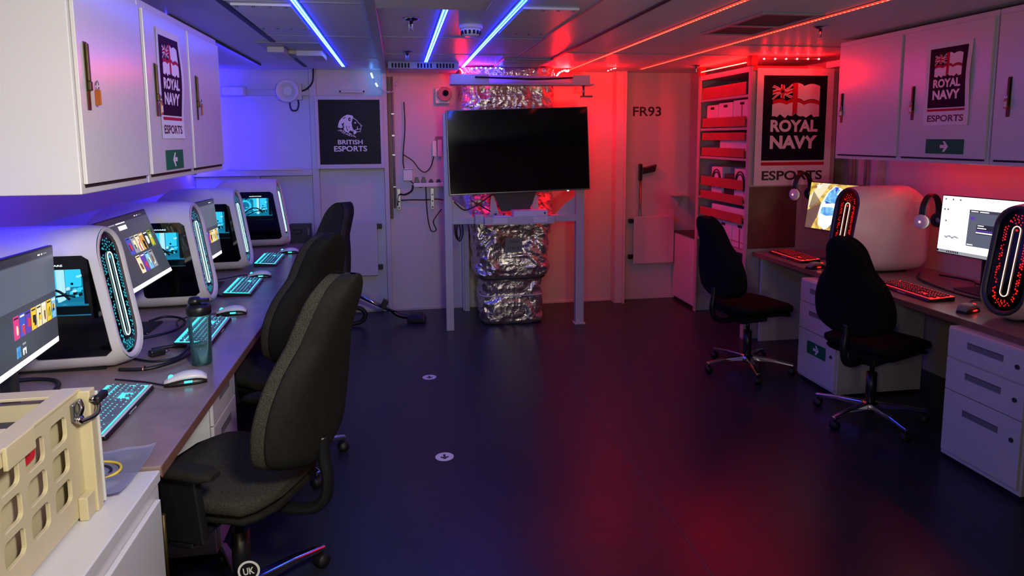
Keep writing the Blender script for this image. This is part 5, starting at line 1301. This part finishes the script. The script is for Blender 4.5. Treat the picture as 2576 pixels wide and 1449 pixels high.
# local x runs back toward the camera as negative; local -y faces the room
o = MB().box((-1.0, 0.0, 0.008), (-0.03, 0.010, 0.315)).build('slotted_side', ['beige_metal'], t)
cut = MB(); zs = [(0.07, 0.128), (0.148, 0.206), (0.226, 0.284)]
for k in range(9):
    x = -0.135-0.104*k
    for z0, z1 in zs: cut.prism(rrect(x-0.038, x+0.038, z0, z1, 0.014, 4), ((0, 0, 0), EX, EZ), -0.02, 0.02)
carve(o, cut)
o.modifiers.new('bevel', 'BEVEL').width = 0.0012
MB().box((-1.0, 0.030, 0.008), (-0.05, 0.034, 0.31)).build('inner_panel', ['beige_metal'], t)
MB().box((-1.0, 0.014, 0.0), (-0.03, 0.44, 0.02)).box((-1.0, 0.42, 0.02), (-0.03, 0.44, 0.30)).box((-0.05, 0.03, 0.02), (-0.03, 0.42, 0.30)).build('shell', ['beige_metal'], t, 0.003)
MB().box((-1.0, -0.004, 0.315), (-0.02, 0.045, 0.323)).box((-0.07, 0.045, 0.315), (-0.02, 0.44, 0.323)).box((-0.33, 0.045, 0.315), (-0.25, 0.44, 0.323)).box((-0.36, -0.010, 0.275), (-0.25, -0.0005, 0.325)).build('top_rim', ['beige_metal'], t, 0.002)
MB().box((-0.95, 0.03, 0.26), (-0.08, 0.41, 0.27)).build('inner_tray', ['dark_grey'], t)
MB().box((-0.032, -0.028, 0.0), (0.0, 0.05, 0.318)).box((-0.075, -0.022, 0.0), (-0.032, 0.0, 0.06)).build('end_bracket', ['beige_metal'], t, 0.003)
MB().box((0.001, -0.032, 0.01), (0.008, 0.06, 0.305)).build('outer_flange', ['steel_paint'], t, 0.002)
l = MB().box((-0.075, -0.010, 0.255), (-0.012, -0.0005, 0.30)).build('latch', ['steel'], t, 0.003)
MB().tube([(-0.062, -0.013, 0.262), (-0.058, -0.02, 0.285), (-0.055, -0.014, 0.305)], 0.006, 10).cyl((-0.064, -0.022, 0.258), (-0.064, -0.008, 0.258), 0.010, n=14).cyl((-0.03, -0.04, 0.297), (-0.03, -0.03, 0.297), 0.008, n=12).build('latch_lever', ['chrome'], l)
MB().tube([(-0.066, -0.014, 0.252), (-0.03, -0.04, 0.258), (0.0, -0.034, 0.285), (0.03, -0.03, 0.292)], 0.006, 10).build('latch_arm', ['chrome'], l)
MB().box((-0.022, -0.046, 0.278), (0.035, -0.028, 0.298)).build('latch_grip', ['rubber'], l, 0.006)
MB().box((-0.145, 0.026, 0.175), (-0.122, 0.0299, 0.20)).build('blue_label', ['blue_label'], t)
MB().prism(rrect(-0.262, -0.205, 0.232, 0.268, 0.012), ((0, 0.0295, 0), EX, EZ), 0, 0.012).build('red_window', ['red_print'], t)
MB().box((-0.265, 0.027, 0.17), (-0.225, 0.0299, 0.178)).build('printed_mark', ['dark_print'], t)

# plastic bag with a coiled patch lead
t = thing('plastic_bag', 'clear plastic bag lying on the joint of desk and white cabinet', 'bag', (-0.82, 1.95, DZ+0.001))
b = MB(); nx, ny = 24, 24; vs = []; fs = []
for j in range(ny+1):
    for i in range(nx+1):
        u, v = i/nx, j/ny
        x = -0.20+(0.28-0.02*v)*u+0.02*v; y = -0.125+0.24*v+0.03*u*v
        zz_ = 0.004+0.014*max(0, noise.noise(Vector((u*3.2, v*3.2, 0.4)))+0.25)+(0.012*(u*v)**4)
        vs.append((x, y, zz_))
for j in range(ny):
    for i in range(nx):
        k = j*(nx+1)+i; fs.append((k, k+1, k+nx+2, k+nx+1))
b.add(vs, fs, 0, True); b.build('film', ['bag_plastic'], t)
def coil(name, label, m, r, cx, cy, zc, a0, a1):
    pts = [(cx+r*math.cos(a0+(a1-a0)*i/20), cy+r*0.85*math.sin(a0+(a1-a0)*i/20), zc) for i in range(21)]
    o = MB().tube(pts, 0.0038, 8, 0, 2).cyl(pts[0], (pts[0][0]-0.03*math.cos(0.9), pts[0][1]-0.03*math.sin(0.9), zc), 0.0055, n=10).build(name, [m]); tag(o, label, 'cable')
coil('cable', 'yellow patch lead coiled inside the clear plastic bag', 'yellow_cable', 0.072, -0.862, 1.95, DZ+0.0125, -0.9, 3.6)
coil('cable', 'black patch lead coiled inside the clear plastic bag', 'cable_black', 0.055, -0.868, 1.945, DZ+0.0105, -1.0, 3.3)
